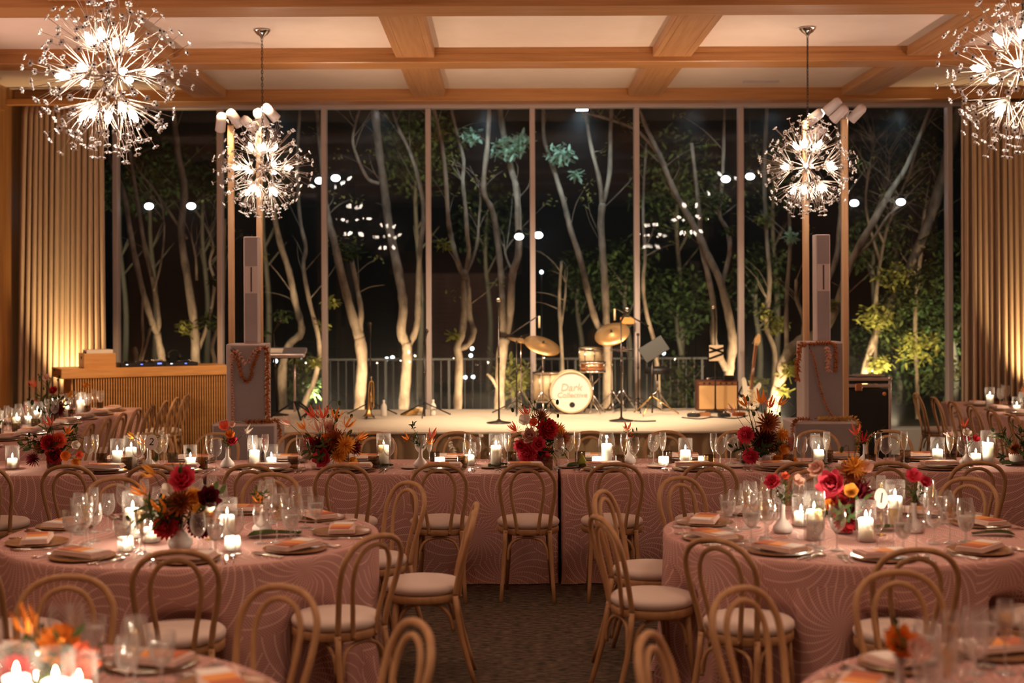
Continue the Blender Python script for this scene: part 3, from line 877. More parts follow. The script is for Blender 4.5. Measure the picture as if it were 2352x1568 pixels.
# ------------------------------------------------------------------ chandeliers
def flower_mb(m, c, d, r, n=6):
    """glass rosette facing along d: petals round a dark bead"""
    q = Vector(d).to_track_quat('Z', 'Y').to_matrix().to_4x4(); M = Matrix.Translation(c) @ q
    m.m = 0
    for k in range(n):
        a = 2 * PI * k / n; b = 2 * PI * (k + .5) / n; e = 2 * PI * (k - .5) / n
        vs = [M @ Vector(p) for p in ((.30 * r * math.cos(a), .30 * r * math.sin(a), .1 * r), (.8 * r * math.cos(e), .8 * r * math.sin(e), .0), (1.08 * r * math.cos(a), 1.08 * r * math.sin(a), .18 * r), (.8 * r * math.cos(b), .8 * r * math.sin(b), 0), (.72 * r * math.cos(a), .72 * r * math.sin(a), .42 * r), (.7 * r * math.cos(a), .7 * r * math.sin(a), -.2 * r))]
        m.add(vs, [(0, 1, 4), (1, 2, 4), (2, 3, 4), (3, 0, 4), (1, 0, 5), (2, 1, 5), (3, 2, 5), (0, 3, 5)], False)
    m.m = 1
    m.lathe([(.001, -.15 * r), (.36 * r, 0), (.30 * r, .28 * r), (.001, .32 * r)], 6, M=M)
    m.m = 0
def make_chandelier():
    rnd = random.Random(5); RR = .50
    t = thing('starburst_chandelier', 'x', 'chandelier', group='starburst chandeliers')
    m = MB(); m.ball((0, 0, 0), .035, 12, 8); m.lathe([(.012, .03), (.012, .075), (.006, .08)], 8); m.build('hub', 'chrome', t)
    dirs = []
    for cnt, el, a0 in ((4, 58, 20), (6, 4, 8), (5, -52, 40)):
        for k in range(cnt):
            a = R(a0 + 360 * k / cnt + rnd.uniform(-7, 7)); e = R(el + rnd.uniform(-6, 6))
            dirs.append(Vector((math.cos(a) * math.cos(e), math.sin(a) * math.cos(e), math.sin(e))))
    rest = MB()
    for d in dirs:
        sp = MB(); node = d * .16
        sp.tube([d * .02, node], .0055, 6); sp.ball(node, .013, 8, 5); sp.tube([node, d * .215], .009, 7)
        u = d.orthogonal().normalized(); v = d.cross(u)
        fl = []
        for k in range(17):
            rr = math.sqrt((k + .5) / 17); a = k * 2.39996 + rnd.uniform(-.3, .3); th = R(52) * rr
            q = (d * math.cos(th) + (u * math.cos(a) + v * math.sin(a)) * math.sin(th)).normalized()
            if k == 0: q = (d + u * .25).normalized()
            L = rnd.uniform(.25, .375) - .05 * rr; tip = node + q * L
            sp.tube([node, tip], .0017, 4, caps=False); fl.append((tip, q))
        so = sp.build('spray', 'rod_metal', t)
        b = MB(); q = d.to_track_quat('Z', 'Y').to_matrix().to_4x4()
        b.lathe([(.001, .212), (.011, .214), (.019, .235), (.020, .252), (.012, .278), (.001, .292)], 8, M=q); b.build('bulb', 'bulb', so)
        for i, (tip, q) in enumerate(fl):
            if i < 6:
                m = MB(); flower_mb(m, (0, 0, 0), q, .0215); m.build('crystal_flower', ['crystal', 'bead'], so, tip)
            else: flower_mb(rest, tip, q, .0215)
    tag(rest.build('crystal_flower', ['crystal', 'bead'], t), kind='stuff')
    # chain up to the ceiling rose
    m = MB(); z = .08; k = 0; top = 1.30
    while z < top - .02:
        ring = [(.0095 * math.cos(a) * (1 if k % 2 else 0), .0095 * math.cos(a) * (0 if k % 2 else 1), z + .019 + .020 * math.sin(a)) for a in [2 * PI * i / 8 for i in range(8)]]
        m.tube(ring, .0028, 5, closed=True); z += .031; k += 1
    m.tube([(.006, 0, .08), (.008, .004, .5), (-.004, .006, .9), (.0, 0, top)], .0022, 4)
    m.build('chain', 'dark_metal', t)
    MB().lathe([(.001, 1.255), (.014, 1.26), (.02, 1.275), (.055, 1.30), (.078, 1.328), (.082, 1.34), (.001, 1.34)], 22).build('ceiling_rose', 'chrome', t)
    return Proto(t)
CH_ = make_chandelier()
CZ = 3.196
for x, y, rz, l in ((-2.27, 13.6, 0, 'starburst crystal chandelier hanging on its chain over the grey loudspeaker column beside the slatted bar'),
                    (2.94, 13.6, 2.2, 'starburst crystal chandelier hanging on its chain over the loudspeaker column beside the flight case'),
                    (-2.20, 8.0, 1.1, 'large near starburst chandelier in front of the glowing curtain behind the bar'),
                    (2.94, 8.0, 4.0, 'large near starburst chandelier partly cut by the frame edge')):
    CH_.put((x, y, CZ), rz, l, 'starburst chandeliers')

# ------------------------------------------------------------------ stage
SZ = .60
t = thing('stage_platform', 'low pale carpeted stage platform with brown skirt before the tall windows', 'stage')
m = MB(); m.rbox((.18, 16.2, SZ - .02), (5.86, 2.98, .04), .012); m.build('deck', 'stage_carpet', t)
N = 240; vs = []
for z in (SZ - .04, .3, .004):
    for i in range(N + 1):
        x = -2.74 + 5.84 * i / N; vs.append((x, 14.73 + .012 * math.sin(i * .9) * (1.3 - z), z))
m = MB(); m.add(vs, [(j * (N + 1) + i, (j + 1) * (N + 1) + i, (j + 1) * (N + 1) + i + 1, j * (N + 1) + i + 1) for j in range(2) for i in range(N)]); m.build('skirt', 'stage_skirt', t)
for x in (-2.70, 3.06):
    m = MB(); m.box((x, 16.2, .28), (.03, 2.9, .555)); m.build('side_panel', 'stage_skirt', t)

# loudspeaker columns
def garland(name_label, pts, mt, r=.028, seed=0, gap=.024):
    rnd = random.Random(seed); P = smooth_path(pts, 6); t = thing('flower_garland', name_label, 'garland', P[0], group='flower garlands')
    O = Vector(P[0]); Q = [p - O for p in P]
    MB().tube(Q, .003, 4).build('cord', 'leaf_dark', t)
    m = MB(); acc = 0.0; last = Q[0]
    for i in range(len(Q) - 1):
        seg = Q[i + 1] - Q[i]; L = seg.length; s = 0
        while acc + (L - s) >= gap:
            s += gap - acc; acc = 0
            p = Q[i] + seg * (s / max(L, 1e-6)); d = seg.normalized() + Vector((rnd.uniform(-.3, .3), rnd.uniform(-.3, .3), rnd.uniform(-.3, .3)))
            u = d.orthogonal().normalized(); v = d.cross(u).normalized()
            for k in range(6):
                a = k * PI / 3 + rnd.random(); e = u * math.cos(a) + v * math.sin(a)
                petal(m, p, e + d.normalized() * .5, d, 1.25 * r * rnd.uniform(.85, 1.15), r * 1.0, .3, 0, 2)
        acc += L - s
    tag(m.build('blossom', mt, t), kind='stuff')
    return t
def tower(x, y, label, side):
    t = thing('column_loudspeaker', label, 'loudspeaker', (x, y, 0))
    m = MB(); m.rbox((0, 0, .407), (.60, .50, .81), .015); b = m.build('base_cabinet', 'speaker_frame', t)
    m = MB(); m.box((0, -.252, .41), (.55, .006, .76)); m.build('front_grille', 'speaker_grey', b)
    m = MB(); m.rbox((0, .02, 1.18), (.36, .34, .735), .008); c = m.build('sub_cabinet', 'speaker_frame', t)
    m = MB(); m.box((side * .022, -.152, 1.18), (.315, .006, .70)); m.build('front_grille', 'speaker_grey', c)
    m = MB(); m.rbox((side * .03, .05, 2.05), (.135, .15, 1.005), .006); c = m.build('line_array', 'speaker_frame', t)
    for z0, z1 in ((1.56, 2.02), (2.275, 2.54)):
        m = MB(); m.box((side * .034, -.027, (z0 + z1) / 2), (.115, .006, z1 - z0)); m.build('grille', 'speaker_grey', c)
    m = MB(); m.box((side * .034, -.0265, 2.15), (.014, .005, .23)); m.build('slot', 'speaker_slot', c)
    return t
TY = 13.4
XLT, XRT = at(570, 0, TY).x, at(1882, 0, TY).x
tower(XLT, TY, 'grey column loudspeaker on stacked cabinets between the slatted bar and the stage', 1)
tower(XRT, TY, 'grey column loudspeaker on stacked cabinets beside the black flight case', 1)
def TG(pxs, d=TY - .20): return [at(px, py, d) for px, py in pxs]
garland('rust blossom garland draped in a deep loop over the loudspeaker near the bar', TG([(528, 800), (542, 815), (552, 850), (562, 872), (572, 868), (580, 840), (590, 812), (597, 800)]), 'garland_rust', .026, 1)
garland('pale blossom garland hanging in a short pointed loop on the loudspeaker near the bar', TG([(534, 797), (546, 806), (556, 822), (565, 832), (574, 820), (584, 804), (596, 797)], TY - .24), 'blush', .026, 2, .034)
garland('long pale blossom garland down the bar-facing edge of the loudspeaker near the bar', TG([(533, 800), (531, 850), (533, 900), (534, 950), (536, 970)], TY - .21), 'blush', .022, 3)
garland('rust blossom garland down the stage-facing edge of the loudspeaker near the bar', TG([(598, 798), (612, 802), (614, 850), (613, 900), (614, 950), (616, 970)], TY - .16), 'garland_rust', .03, 4)
garland('rust blossom garland lying along the lower cabinet of the loudspeaker near the bar', [Vector(p) for p in ((XLT - .02, TY - .235, .835), (XLT + .1, TY - .238, .83), (XLT + .22, TY - .23, .835), (XLT + .31, TY - .2, .82), (XLT + .33, TY - .2, .65))], 'garland_rust', .026, 5)
garland('rust blossom garland over the stage-facing edge of the loudspeaker beside the flight case', TG([(1860, 794), (1840, 797), (1832, 830), (1831, 870)], TY - .2), 'garland_rust', .034, 6)
garland('thin rust blossom garland crossing the loudspeaker beside the flight case from top to foot', TG([(1858, 800), (1870, 830), (1878, 870), (1888, 910), (1902, 945), (1912, 962)], TY - .22), 'garland_rust', .018, 7)
garland('cream blossom garland hanging short on the loudspeaker beside the flight case', TG([(1898, 790), (1902, 815), (1900, 835), (1903, 852)], TY - .24), 'blush', .034, 8, .03)
garland('rust blossom garland along the top edge of the loudspeaker beside the flight case', TG([(1850, 790), (1870, 792), (1890, 790), (1914, 794), (1919, 825), (1917, 858)], TY - .17), 'garland_rust', .026, 9)
garland('golden blossom garland along the lower cabinet of the loudspeaker beside the flight case', [Vector(p) for p in ((XRT - .1, TY - .22, .835), (XRT + .02, TY - .225, .84), (XRT + .15, TY - .225, .835), (XRT + .27, TY - .22, .835), (XRT + .30, TY - .27, .75), (XRT + .28, TY - .28, .55), (XRT + .29, TY - .28, .35))], 'garland_gold', .03, 10)
garland('rust blossom garland on the corner of the lower cabinet by the stage', [Vector(p) for p in ((XRT - .12, TY - .24, .83), (XRT - .24, TY - .245, .835), (XRT - .31, TY - .27, .78), (XRT - .31, TY - .27, .55))], 'garland_rust', .024, 11)
for i, (x0, w_, l) in enumerate(((-.55, .34, 'white blossom garland looped on the stage skirt behind the ribbed votive'), (-.08, .3, 'white blossom garland looped on the stage skirt behind the pink dahlia centrepiece'), (1.28, .34, 'white blossom garland looped on the stage skirt below the drum kit'))):
    garland(l, [(x0, 14.69, .56), (x0 + w_ * .2, 14.68, .36), (x0 + w_ * .5, 14.67, .24), (x0 + w_ * .8, 14.68, .36), (x0 + w_, 14.69, .56)], 'white_petal', .034, 20 + i, .03)

# wooden poles with spotlights
def pole(px, D, ztop, label, lamps):
    x = at(px, 0, D).x
    t = thing('lighting_pole', label, 'lighting pole', (x, D, 0), group='wooden lighting poles')
    m = MB(); m.rbox((0, 0, ztop / 2), (.058, .058, ztop), .006); m.build('pole', 'pole_wood', t)
    m = MB(); m.rbox((0, 0, .015), (.19, .30, .03), .005); m.build('foot_plate', 'dark_metal', t)
    for dx, dy, dz, tx, on in lamps:
        c = Vector((dx, dy, ztop + dz)); d = (Vector((tx, 16.6, .7)) - Vector((x + dx, D + dy, ztop + dz))).normalized()
        M = Matrix.Translation(c) @ d.to_track_quat('Z', 'Y').to_matrix().to_4x4()
        m = MB(); m.lathe([(.001, -.10), (.035, -.10), (.05, -.07), (.052, .09), (.047, .09), (.044, .03)], 14, M=M)
        m.tube([c + Vector((0, 0, .02)), Vector((dx * .4, 0, ztop + dz + .03)), Vector((0, 0, ztop - .03))], .009, 5)
        h = m.build('spotlight', 'frame_metal', t)
        if on:
            m = MB(); m.lathe([(.001, .075), (.046, .075)], 14, M=M); m.build('lens', 'spot_lens', h)
    return t
pole(532, 14.35, 3.72, 'wooden lighting pole nearest the bar', [(-.09, -.05, .02, -3.6, 1), (.05, -.06, .06, -.5, 1)])
pole(597, 14.35, 3.76, 'wooden lighting pole behind the loudspeaker near the bar', [(-.085, -.06, -.04, 1.0, 1), (.03, -.07, .02, -.8, 1), (.12, -.03, .08, .6, 1)])
pole(1851, 14.35, 3.74, 'wooden lighting pole behind the loudspeaker by the flight case', [(.09, -.06, -.14, 0, 1), (.10, .02, .04, -.5, 0)])
pole(1941, 14.35, 3.76, 'wooden lighting pole in front of the black flight case', [(-.13, -.04, .12, -.4, 1), (-.07, -.07, .04, .4, 1), (.12, -.03, .05, .8, 1)])

# ------------------------------------------------------------------ stage equipment
def sp_(px, py=None, D=16.6): return at(px, 0, D).x
def tripod(m, h, spread=.30, z0=0.0, rot=0.3, legr=.008):
    for k in range(3):
        a = rot + 2 * PI * k / 3; m.tube([(0, 0, z0 + h), (spread * math.cos(a), spread * math.sin(a), z0 + .008)], legr, 5)
def mic_parts(t, tip, d, lit=False):
    d = Vector(d).normalized(); M = Matrix.Translation(tip) @ d.to_track_quat('Z', 'Y').to_matrix().to_4x4()
    m = MB(); m.lathe([(.001, -.16), (.010, -.16), (.016, -.03), (.018, -.01)], 10, M=M); b = m.build('microphone', 'dark_metal', t)
    m = MB(); m.ball(Vector(tip) + d * .012, .027, 10, 7); m.build('mic_head', 'chrome' if lit else 'dark_metal', b)
def mic_stand(px, D, htop, label, base='round', lean=0.0, lit=True, boom=None, tilt=(0, -.25, 1)):
    t = thing('microphone_stand', label, 'microphone stand', (at(px, 0, D).x, D, SZ))
    m = MB(); h = htop - .17
    m.tube([(0, 0, .02), (lean * h, 0, h)], [.011, .008], 7); m.tube([(lean * h * .55, 0, h * .55), (lean * h * .62, 0, h * .62)], .014, 7); m.build('pole', 'dark_metal', t)
    m = MB()
    if base == 'round': m.lathe([(.001, 0), (.135, 0), (.135, .012), (.03, .03), (.012, .05)], 20)
    else: tripod(m, .16, .34, 0, .5); m.tube([(0, 0, .0), (0, 0, .17)], .013, 6)
    m.build('base', 'dark_metal', t)
    top = Vector((lean * h, 0, h))
    if boom:
        (ax, az), (bx, bz) = boom
        m = MB(); m.tube([(ax, 0, az), (bx, 0, bz)], [.010, .007], 6); m.ball((0, 0, h), .02, 8, 6); m.build('boom_arm', 'dark_metal', t)
        mm = MB(); mm.lathe([(.001, -.11), (.012, -.11), (.012, .03), (.001, .03)], 8, M=Matrix.Translation((bx, 0, bz - .04))); mm.build('microphone', 'cream', t)
    else: mic_parts(t, top + Vector(tilt).normalized() * .14, tilt, lit)
    return t
mic_stand(1145, 15.6, 1.37, 'straight microphone stand with silver mic at the stage front before the slim tree', tilt=(0, -.1, 1))
mic_stand(1426, 15.8, 1.28, 'straight microphone stand crossing the tilted ride cymbal', tilt=(.5, -.3, 1))
mic_stand(850, 16.72, 1.10, 'tripod microphone stand behind the upright trumpet', 'tripod', lit=False, tilt=(0, -.3, 1))
mic_stand(974, 16.6, 1.02, 'tripod microphone stand beside the white water bottle', 'tripod', lit=False, tilt=(.2, -.3, 1))
mic_stand(1186, 16.85, 1.02, 'tall boom microphone stand reaching over the crash cymbal', 'tripod', boom=((-.14, .90), (.27, 1.17)))
mic_stand(1465, 17.2, 1.10, 'tall boom microphone stand reaching over the ride cymbal', 'tripod', boom=((.13, 1.03), (-.28, 1.25)))
ms = mic_stand(1642, 17.0, 1.28, 'microphone stand holding a tan song sheet in front of the amplifier', tilt=(-.15, -.2, 1))
m = MB(); m.rbox((.01, -.03, .71), (.17, .008, .19), .002); sh = m.build('song_sheet', 'paper', ms)
m = MB(); m.box((.01, -.037, .745), (.18, .006, .022), ry=.35); m.box((.01, -.037, .675), (.18, .006, .022), ry=-.35); m.box((.01, -.037, .745), (.18, .006, .022), ry=-.3); m.build('clip', 'dark_metal', sh)
# song box above the ride cymbal
t = thing('music_stand', 'small orange music folder on a thin stand above the ride cymbal', 'music stand', (at(1440, 0, 17.66).x, 17.66, SZ))
m = MB(); m.rbox((0, -.02, 1.09), (.17, .02, .085), .003); m.build('folder', 'card_orange', t)
m = MB(); m.box((0, -.02, 1.032), (.165, .022, .012)); m.build('ledge', 'black', t)
m = MB(); m.tube([(0, 0, .02), (0, 0, 1.06)], .009, 6); tripod(m, .16, .26); m.build('stand', 'dark_metal', t)
t = thing('music_stand', 'dark tilted music desk on a tripod at the end of the drum kit', 'music stand', (at(1497, 0, 16.7).x, 16.7, SZ))
m = MB(); m.rbox((.02, -.02, .77), (.32, .012, .20), .004, ry=-.55, rx=-.3); m.build('desk', 'black', t)
m = MB(); m.tube([(0, 0, .02), (0, 0, .74)], .010, 6); m.build('pole', 'dark_metal', t)
m = MB(); tripod(m, .22, .32, 0, .1); m.build('tripod_base', 'brass', t)

# drum kit: each drum and stand is a thing of its own
def drum(name, label, px, D, z, r, h, shell, band=None, head='drum_head', legs=True, tilt=0.0):
    t = thing(name, label, 'drum', (at(px, 0, D).x, D, SZ))
    M = Matrix.Translation((0, 0, z)) @ Matrix.Rotation(tilt, 4, 'X')
    m = MB(); m.lathe([(.001, .01), (r, .01), (r, h - .01), (.001, h - .01)], 28, M=M); m.build('shell', shell, t)
    m = MB()
    for zz in (0, h - .022): m.lathe([(r, zz), (r + .012, zz), (r + .012, zz + .022), (r, zz + .022)], 28, M=M)
    m.build('hoop', 'chrome', t)
    m = MB()
    for k in range(8):
        a = 2 * PI * k / 8 + .2; m.tube([M @ Vector(((r + .008) * math.cos(a), (r + .008) * math.sin(a), .02)), M @ Vector(((r + .008) * math.cos(a), (r + .008) * math.sin(a), h - .02))], .004, 5)
        m.ball(M @ Vector(((r + .006) * math.cos(a), (r + .006) * math.sin(a), h * .62)), .011, 6, 4, (1, 1, 1.6))
    m.build('tension_rods', 'chrome', t)
    m = MB(); m.lathe([(.001, h - .012), (r - .002, h - .012)], 28, M=M); m.build('drum_head', head, t)
    if legs:
        for k in range(3):
            a = .6 + 2 * PI * k / 3; m = MB(); m.tube([((r + .012) * math.cos(a), (r + .012) * math.sin(a), z + h * .45), ((r + .012) * math.cos(a), (r + .012) * math.sin(a), .06), ((r + .05) * math.cos(a), (r + .05) * math.sin(a), .004)], .007, 6); m.build('leg', 'chrome', t)
    return t
bd = thing('bass_drum', 'white bass drum with lettered front head and dark port hole', 'drum', (at(1311, 0, 16.8).x, 16.8, SZ))
rB = .250; cz = rB + .012
Mb = Matrix.Translation((0, 0, cz)) @ Matrix.Rotation(-PI / 2, 4, 'X')
m = MB(); m.lathe([(rB - .012, -.0), (rB - .012, .36)], 40, M=Mb); m.build('shell', 'cream', bd)
for y0 in (-.02, .34):
    m = MB(); m.lathe([(rB - .014, y0), (rB, y0), (rB, y0 + .035), (rB - .014, y0 + .035), (rB - .014, y0)], 40, M=Mb); m.build('hoop', 'cream', bd)
m = MB(); m.lathe([(.001, .002), (rB - .016, .002)], 40, M=Mb); m.build('drum_head', 'drum_head', bd)
m = MB(); m.lathe([(.001, -.001), (.033, -.001)], 20, M=Matrix.Translation((.012, 0, cz - .15)) @ Matrix.Rotation(-PI / 2, 4, 'X')); m.build('port_hole', 'black', bd)
text_mesh('Dark', .125, 'drum_print', bd, (0.0, -.004, cz + .055), (PI / 2, 0, 0), .2)
text_mesh('Collective', .088, 'drum_print', bd, (0.01, -.004, cz - .035), (PI / 2, 0, 0), .2)
for s in (-1, 1):
    m = MB(); m.tube([(s * rB * .9, .05, cz - .08), (s * (rB + .09), -.10, .01)], .008, 6); m.build('spur', 'chrome', bd)
drum('floor_tom', 'tall cream floor tom standing beside the bass drum', 1256, 17.25, .12, .168, .36, 'cream')
drum('snare_drum', 'copper snare drum under the bright cream tom', 1361, 16.95, .487, .145, .13, 'copper', legs=False)
tm = drum('rack_tom', 'bright cream rack tom above the copper snare', 1357, 17.32, .555, .143, .22, 'cream', legs=False, tilt=.08)
m = MB(); m.tube([(0, .10, .66), (0, .2, .35), (0, .2, .02)], .011, 6); tripod(m, .2, .2, 0, 1.1, .009); m.build('stand', 'chrome', tm)
t = thing('snare_stand', 'chrome basket stand under the copper snare', 'drum stand', (at(1361, 0, 16.95).x, 16.95, SZ))
m = MB(); m.tube([(0, 0, .1), (0, 0, .36)], .012, 7)
for k in range(3):
    a = 2 * PI * k / 3 + .4; m.tube([(0, 0, .34), (.13 * math.cos(a), .13 * math.sin(a), .455)], .008, 5)
tripod(m, .22, .15, 0, .2, .009); m.build('frame', 'chrome', t)
def cymbal(px, D, z, r, label, rx, ry, metal='cymbal'):
    t = thing('cymbal_stand', label, 'cymbal', (at(px, 0, D).x, D, SZ))
    M = Matrix.Translation((0, 0, z)) @ Euler((rx, ry, 0)).to_matrix().to_4x4()
    m = MB(); m.lathe([(.012, .020), (r * .20, .014), (r * .25, .004), (r * .6, -.004), (r, -.016), (r, -.019), (r * .6, -.007), (r * .22, .0), (.012, .014)], 36, M=M); m.build('cymbal', metal, t)
    m = MB(); m.lathe([(.001, .05), (.012, .048), (.014, .022), (.001, .022)], 10, M=M); m.build('wing_nut', 'black', t)
    m = MB(); m.tube([(0, 0, .1), (0, 0, z * .6), (0, 0, z + .03)], [.012, .010, .006], 7); m.ball((0, 0, z * .6), .018, 8, 6); m.build('pole', 'chrome', t)
    m = MB(); tripod(m, .26, .20, 0, .52, .010); m.build('tripod_base', 'chrome', t)
    return t
cymbal(1246, 17.0, .82, .225, 'bronze crash cymbal tilted down beyond the floor tom', .45, .30)
cymbal(1196, 17.35, .87, .16, 'small thin cymbal on a bent arm behind the crash cymbal', .12, .22)
cymbal(1405, 17.1, .95, .215, 'bronze ride cymbal tilted up above the hi-hat', .62, -.32)
hh = cymbal(1428, 17.40, .76, .15, 'pale hi-hat pair of cymbals under the ride cymbal', .03, 0, 'chrome')
m = MB(); m.lathe([(.012, -.05), (.035, -.045), (.15, -.032), (.15, -.030), (.035, -.040), (.012, -.045)], 30, c=(0, 0, .76)); m.build('lower_cymbal', 'chrome', hh)
t = thing('drum_throne', 'round dark drum stool behind the hi-hat', 'stool', (at(1441, 0, 17.55).x + .36, 17.48, SZ))
m = MB(); m.lathe([(.001, .44), (.15, .44), (.165, .46), (.165, .50), (.14, .525), (.001, .53)], 24); m.build('seat', 'black', t)
m = MB(); m.tube([(0, 0, .12), (0, 0, .44)], .014, 8); tripod(m, .24, .22, 0, .7, .011); m.build('tripod_base', 'chrome', t)

# amplifier and guitar
AX = at(1645, 0, 17.35).x
t = thing('guitar_amplifier', 'tan-fronted brown guitar amplifier beside the white guitar', 'amplifier', (AX, 17.35, SZ))
m = MB(); m.rbox((0, .0, .185), (.50, .22, .37), .012); m.build('cabinet', 'tolex', t)
m = MB(); m.box((0, -.112, .165), (.455, .006, .285)); m.build('grille_cloth', 'grille', t)
m = MB(); m.box((0, -.112, .335), (.455, .005, .035)); p_ = m.build('control_panel', 'copper', t)
for k in range(6):
    m = MB(); m.lathe([(.001, .02), (.011, .018), (.012, 0)], 10, M=Matrix.Translation((-.17 + .068 * k, -.114, .335)) @ Matrix.Rotation(PI / 2, 4, 'X')); m.build('knob', 'black', p_)
m = MB(); m.tube(smooth_path([(-.08, 0, .372), (-.05, 0, .395), (.05, 0, .395), (.08, 0, .372)], 4), .009, 6); m.build('handle', 'black', t)
for k, (dx, l) in enumerate(((-.10, 'pale round gadget standing on the amplifier'), (.15, 'black box lying on the amplifier by the mullion'))):
    m = MB(); (m.lathe([(.001, 0), (.025, 0), (.025, .02), (.001, .03)], 14) if k == 0 else m.rbox((0, 0, .025), (.12, .1, .05), .006))
    tag(m.build('amp_accessory', 'aluminium' if k == 0 else 'black', loc=(AX + dx, 17.36, SZ + .372)), l, 'accessory')
t = thing('electric_guitar', 'white electric guitar leaning on its stand by the window mullion', 'guitar', (at(1717, 0, 17.15).x, 17.15, SZ))
t.rotation_euler = (R(-12), R(9), 0); t.scale = (.93,) * 3
half = [(.0, .0), (.075, .005), (.125, .05), (.135, .11), (.115, .165), (.095, .21), (.10, .255), (.125, .30), (.128, .345), (.10, .365), (.075, .335), (.05, .30), (.03, .295)]
L2 = [(-x * (1.0 if z < .25 else 1.02), z + (.04 if z > .28 else 0) * (x > .06)) for x, z in half]
outl = half + [(-.03, .295)] + list(reversed(L2))[1:-1]
outl = [(p.x, p.y) for p in smooth_path([(x, z, 0) for x, z in outl] + [(0, 0, 0)], 3)[:-1]]
n_ = len(outl)
m = MB(); m.add([(x, -.02, z + .03) for x, z in outl] + [(x, .022, z + .03) for x, z in outl], [tuple(range(n_)), tuple(range(2 * n_ - 1, n_ - 1, -1))] + [(i, n_ + i, n_ + (i + 1) % n_, (i + 1) % n_) for i in range(n_)], False); m.build('body', 'guitar_body', t)
m = MB(); m.rbox((0, -.028, .58), (.046, .022, .58), .006); nk_ = m.build('neck', 'rosewood', t)
m = MB(); m.add([(x, y, z) for y in (-.035, -.018) for x, z in ((-.022, .87), (.022, .87), (.052, .93), (.04, 1.02), (.012, 1.04), (-.03, .96))], [(0, 1, 2, 3, 4, 5), (11, 10, 9, 8, 7, 6)] + [(i, 6 + i, 6 + (i + 1) % 6, (i + 1) % 6) for i in range(6)], False); hd = m.build('headstock', 'maple', t)
for k in range(6):
    m = MB(); m.tube([(-.022 + .004 * k - .012, -.026, .89 + .022 * k), (-.05 + .006 * k, -.026, .90 + .022 * k)], .005, 5); m.build('tuning_peg', 'chrome', hd)
for z in (.14, .20, .26):
    m = MB(); m.rbox((0, -.025, z), (.085, .012, .018), .003, ry=.15); m.build('pickup', 'cream', t)
m = MB(); m.rbox((0, -.024, .10), (.08, .012, .03), .003); m.build('bridge', 'chrome', t)
m = MB(); m.add([(.02, -.0215, .13), (.09, -.0215, .10), (.105, -.0215, .16), (.07, -.0215, .27), (.02, -.0215, .29)], [(0, 1, 2, 3, 4)], False); m.build('pickguard', 'cream', t)
m = MB()
for k in range(6): m.tube([(-.015 + .006 * k, -.042, .11), (-.012 + .0048 * k, -.042, .90)], .0012, 3)
m.build('strings', 'chrome', t)
t = thing('guitar_stand', 'black folding stand cradling the white guitar', 'guitar stand', (at(1719, 0, 17.15).x, 17.35, SZ))
m = MB()
for s in (-1, 1): m.tube([(0, .0, .40), (s * .16, .05, .006)], .009, 6); m.tube([(s * .07, .02, .20), (s * .09, -.2, .035), (s * .09, -.235, .06)], .008, 6)
m.tube([(0, .0, .40), (0, .20, .006)], .009, 6); m.build('frame', 'black', t)
for i, (px, l) in enumerate(((1592, 'black effects pedal before the amplifier corner away from the guitar'), (1622, 'copper effects pedal below the middle of the amplifier'), (1662, 'flat black effects pedal below the song-sheet stand'), (1700, 'rust effects pedal before the white guitar'))):
    t = thing('effects_pedal', l, 'effects pedal', (at(px, 0, 16.35).x, 16.35 + .12 * (i % 2), SZ), .3 * (i - 1.5), 'effects pedals')
    m = MB(); m.rbox((0, 0, .022), (.13, .10, .044), .008); m.build('housing', ('black', 'copper', 'black', 'rust')[i], t)
    m = MB(); m.lathe([(.001, .06), (.012, .058), (.012, .044)], 10); m.build('foot_switch', 'chrome', t)
m = MB(); m.tube(smooth_path([(at(1565, 0, 16.2).x, 16.2, SZ + .007), (at(1600, 0, 16.2).x, 16.0, SZ + .007), (at(1640, 0, 16.2).x, 16.25, SZ + .007), (at(1680, 0, 16.2).x, 16.05, SZ + .007), (at(1725, 0, 16.2).x, 16.45, SZ + .007)], 6), .007, 5)
tag(m.build('instrument_cable', 'black'), 'black instrument cable snaking in front of the effects pedals', 'cable')
m = MB(); m.tube(smooth_path([(at(1455, 0, 15.75).x, 15.75, SZ + .008), (at(1480, 0, 15.7).x, 15.7, SZ + .008), (at(1505, 0, 15.75).x, 15.74, SZ + .008)], 6), .009, 5)
tag(m.build('microphone_cable', 'dark_metal'), 'dark microphone cable lying at the stage front beside the round mic base', 'cable')

# trumpet, bottles, horn mute heap
t = thing('trumpet', 'brass trumpet standing upright on the stage at the foot of the mic stand', 'trumpet', (at(846, 0, 16.25).x, 16.25, SZ))
m = MB(); m.lathe([(.075, .03), (.062, .035), (.035, .065), (.018, .12), (.010, .2), (.0075, .30), (.0075, .36)], 20); m.build('bell', 'brass', t)
m = MB(); m.tube(smooth_path([(0, 0, .36), (.012, 0, .42), (.04, 0, .43), (.055, 0, .38), (.055, 0, .16), (.04, 0, .12), (.025, 0, .16), (.03, 0, .30), (.03, 0, .45)], 4), .007, 7); m.build('tubing', 'brass', t)
for k in range(3):
    m = MB(); m.lathe([(.001, .19), (.011, .19), (.011, .31), (.001, .31)], 10, c=(.028, -.028 + .028 * k, 0)); m.build('valve', 'brass', t)
m = MB(); m.lathe([(.004, .45), (.006, .47), (.013, .48), (.013, .483)], 10, c=(.03, 0, 0)); m.build('mouthpiece', 'chrome', t)
m = MB(); tripod(m, .06, .07, 0, .2, .006); m.build('peg_stand', 'dark_metal', t)
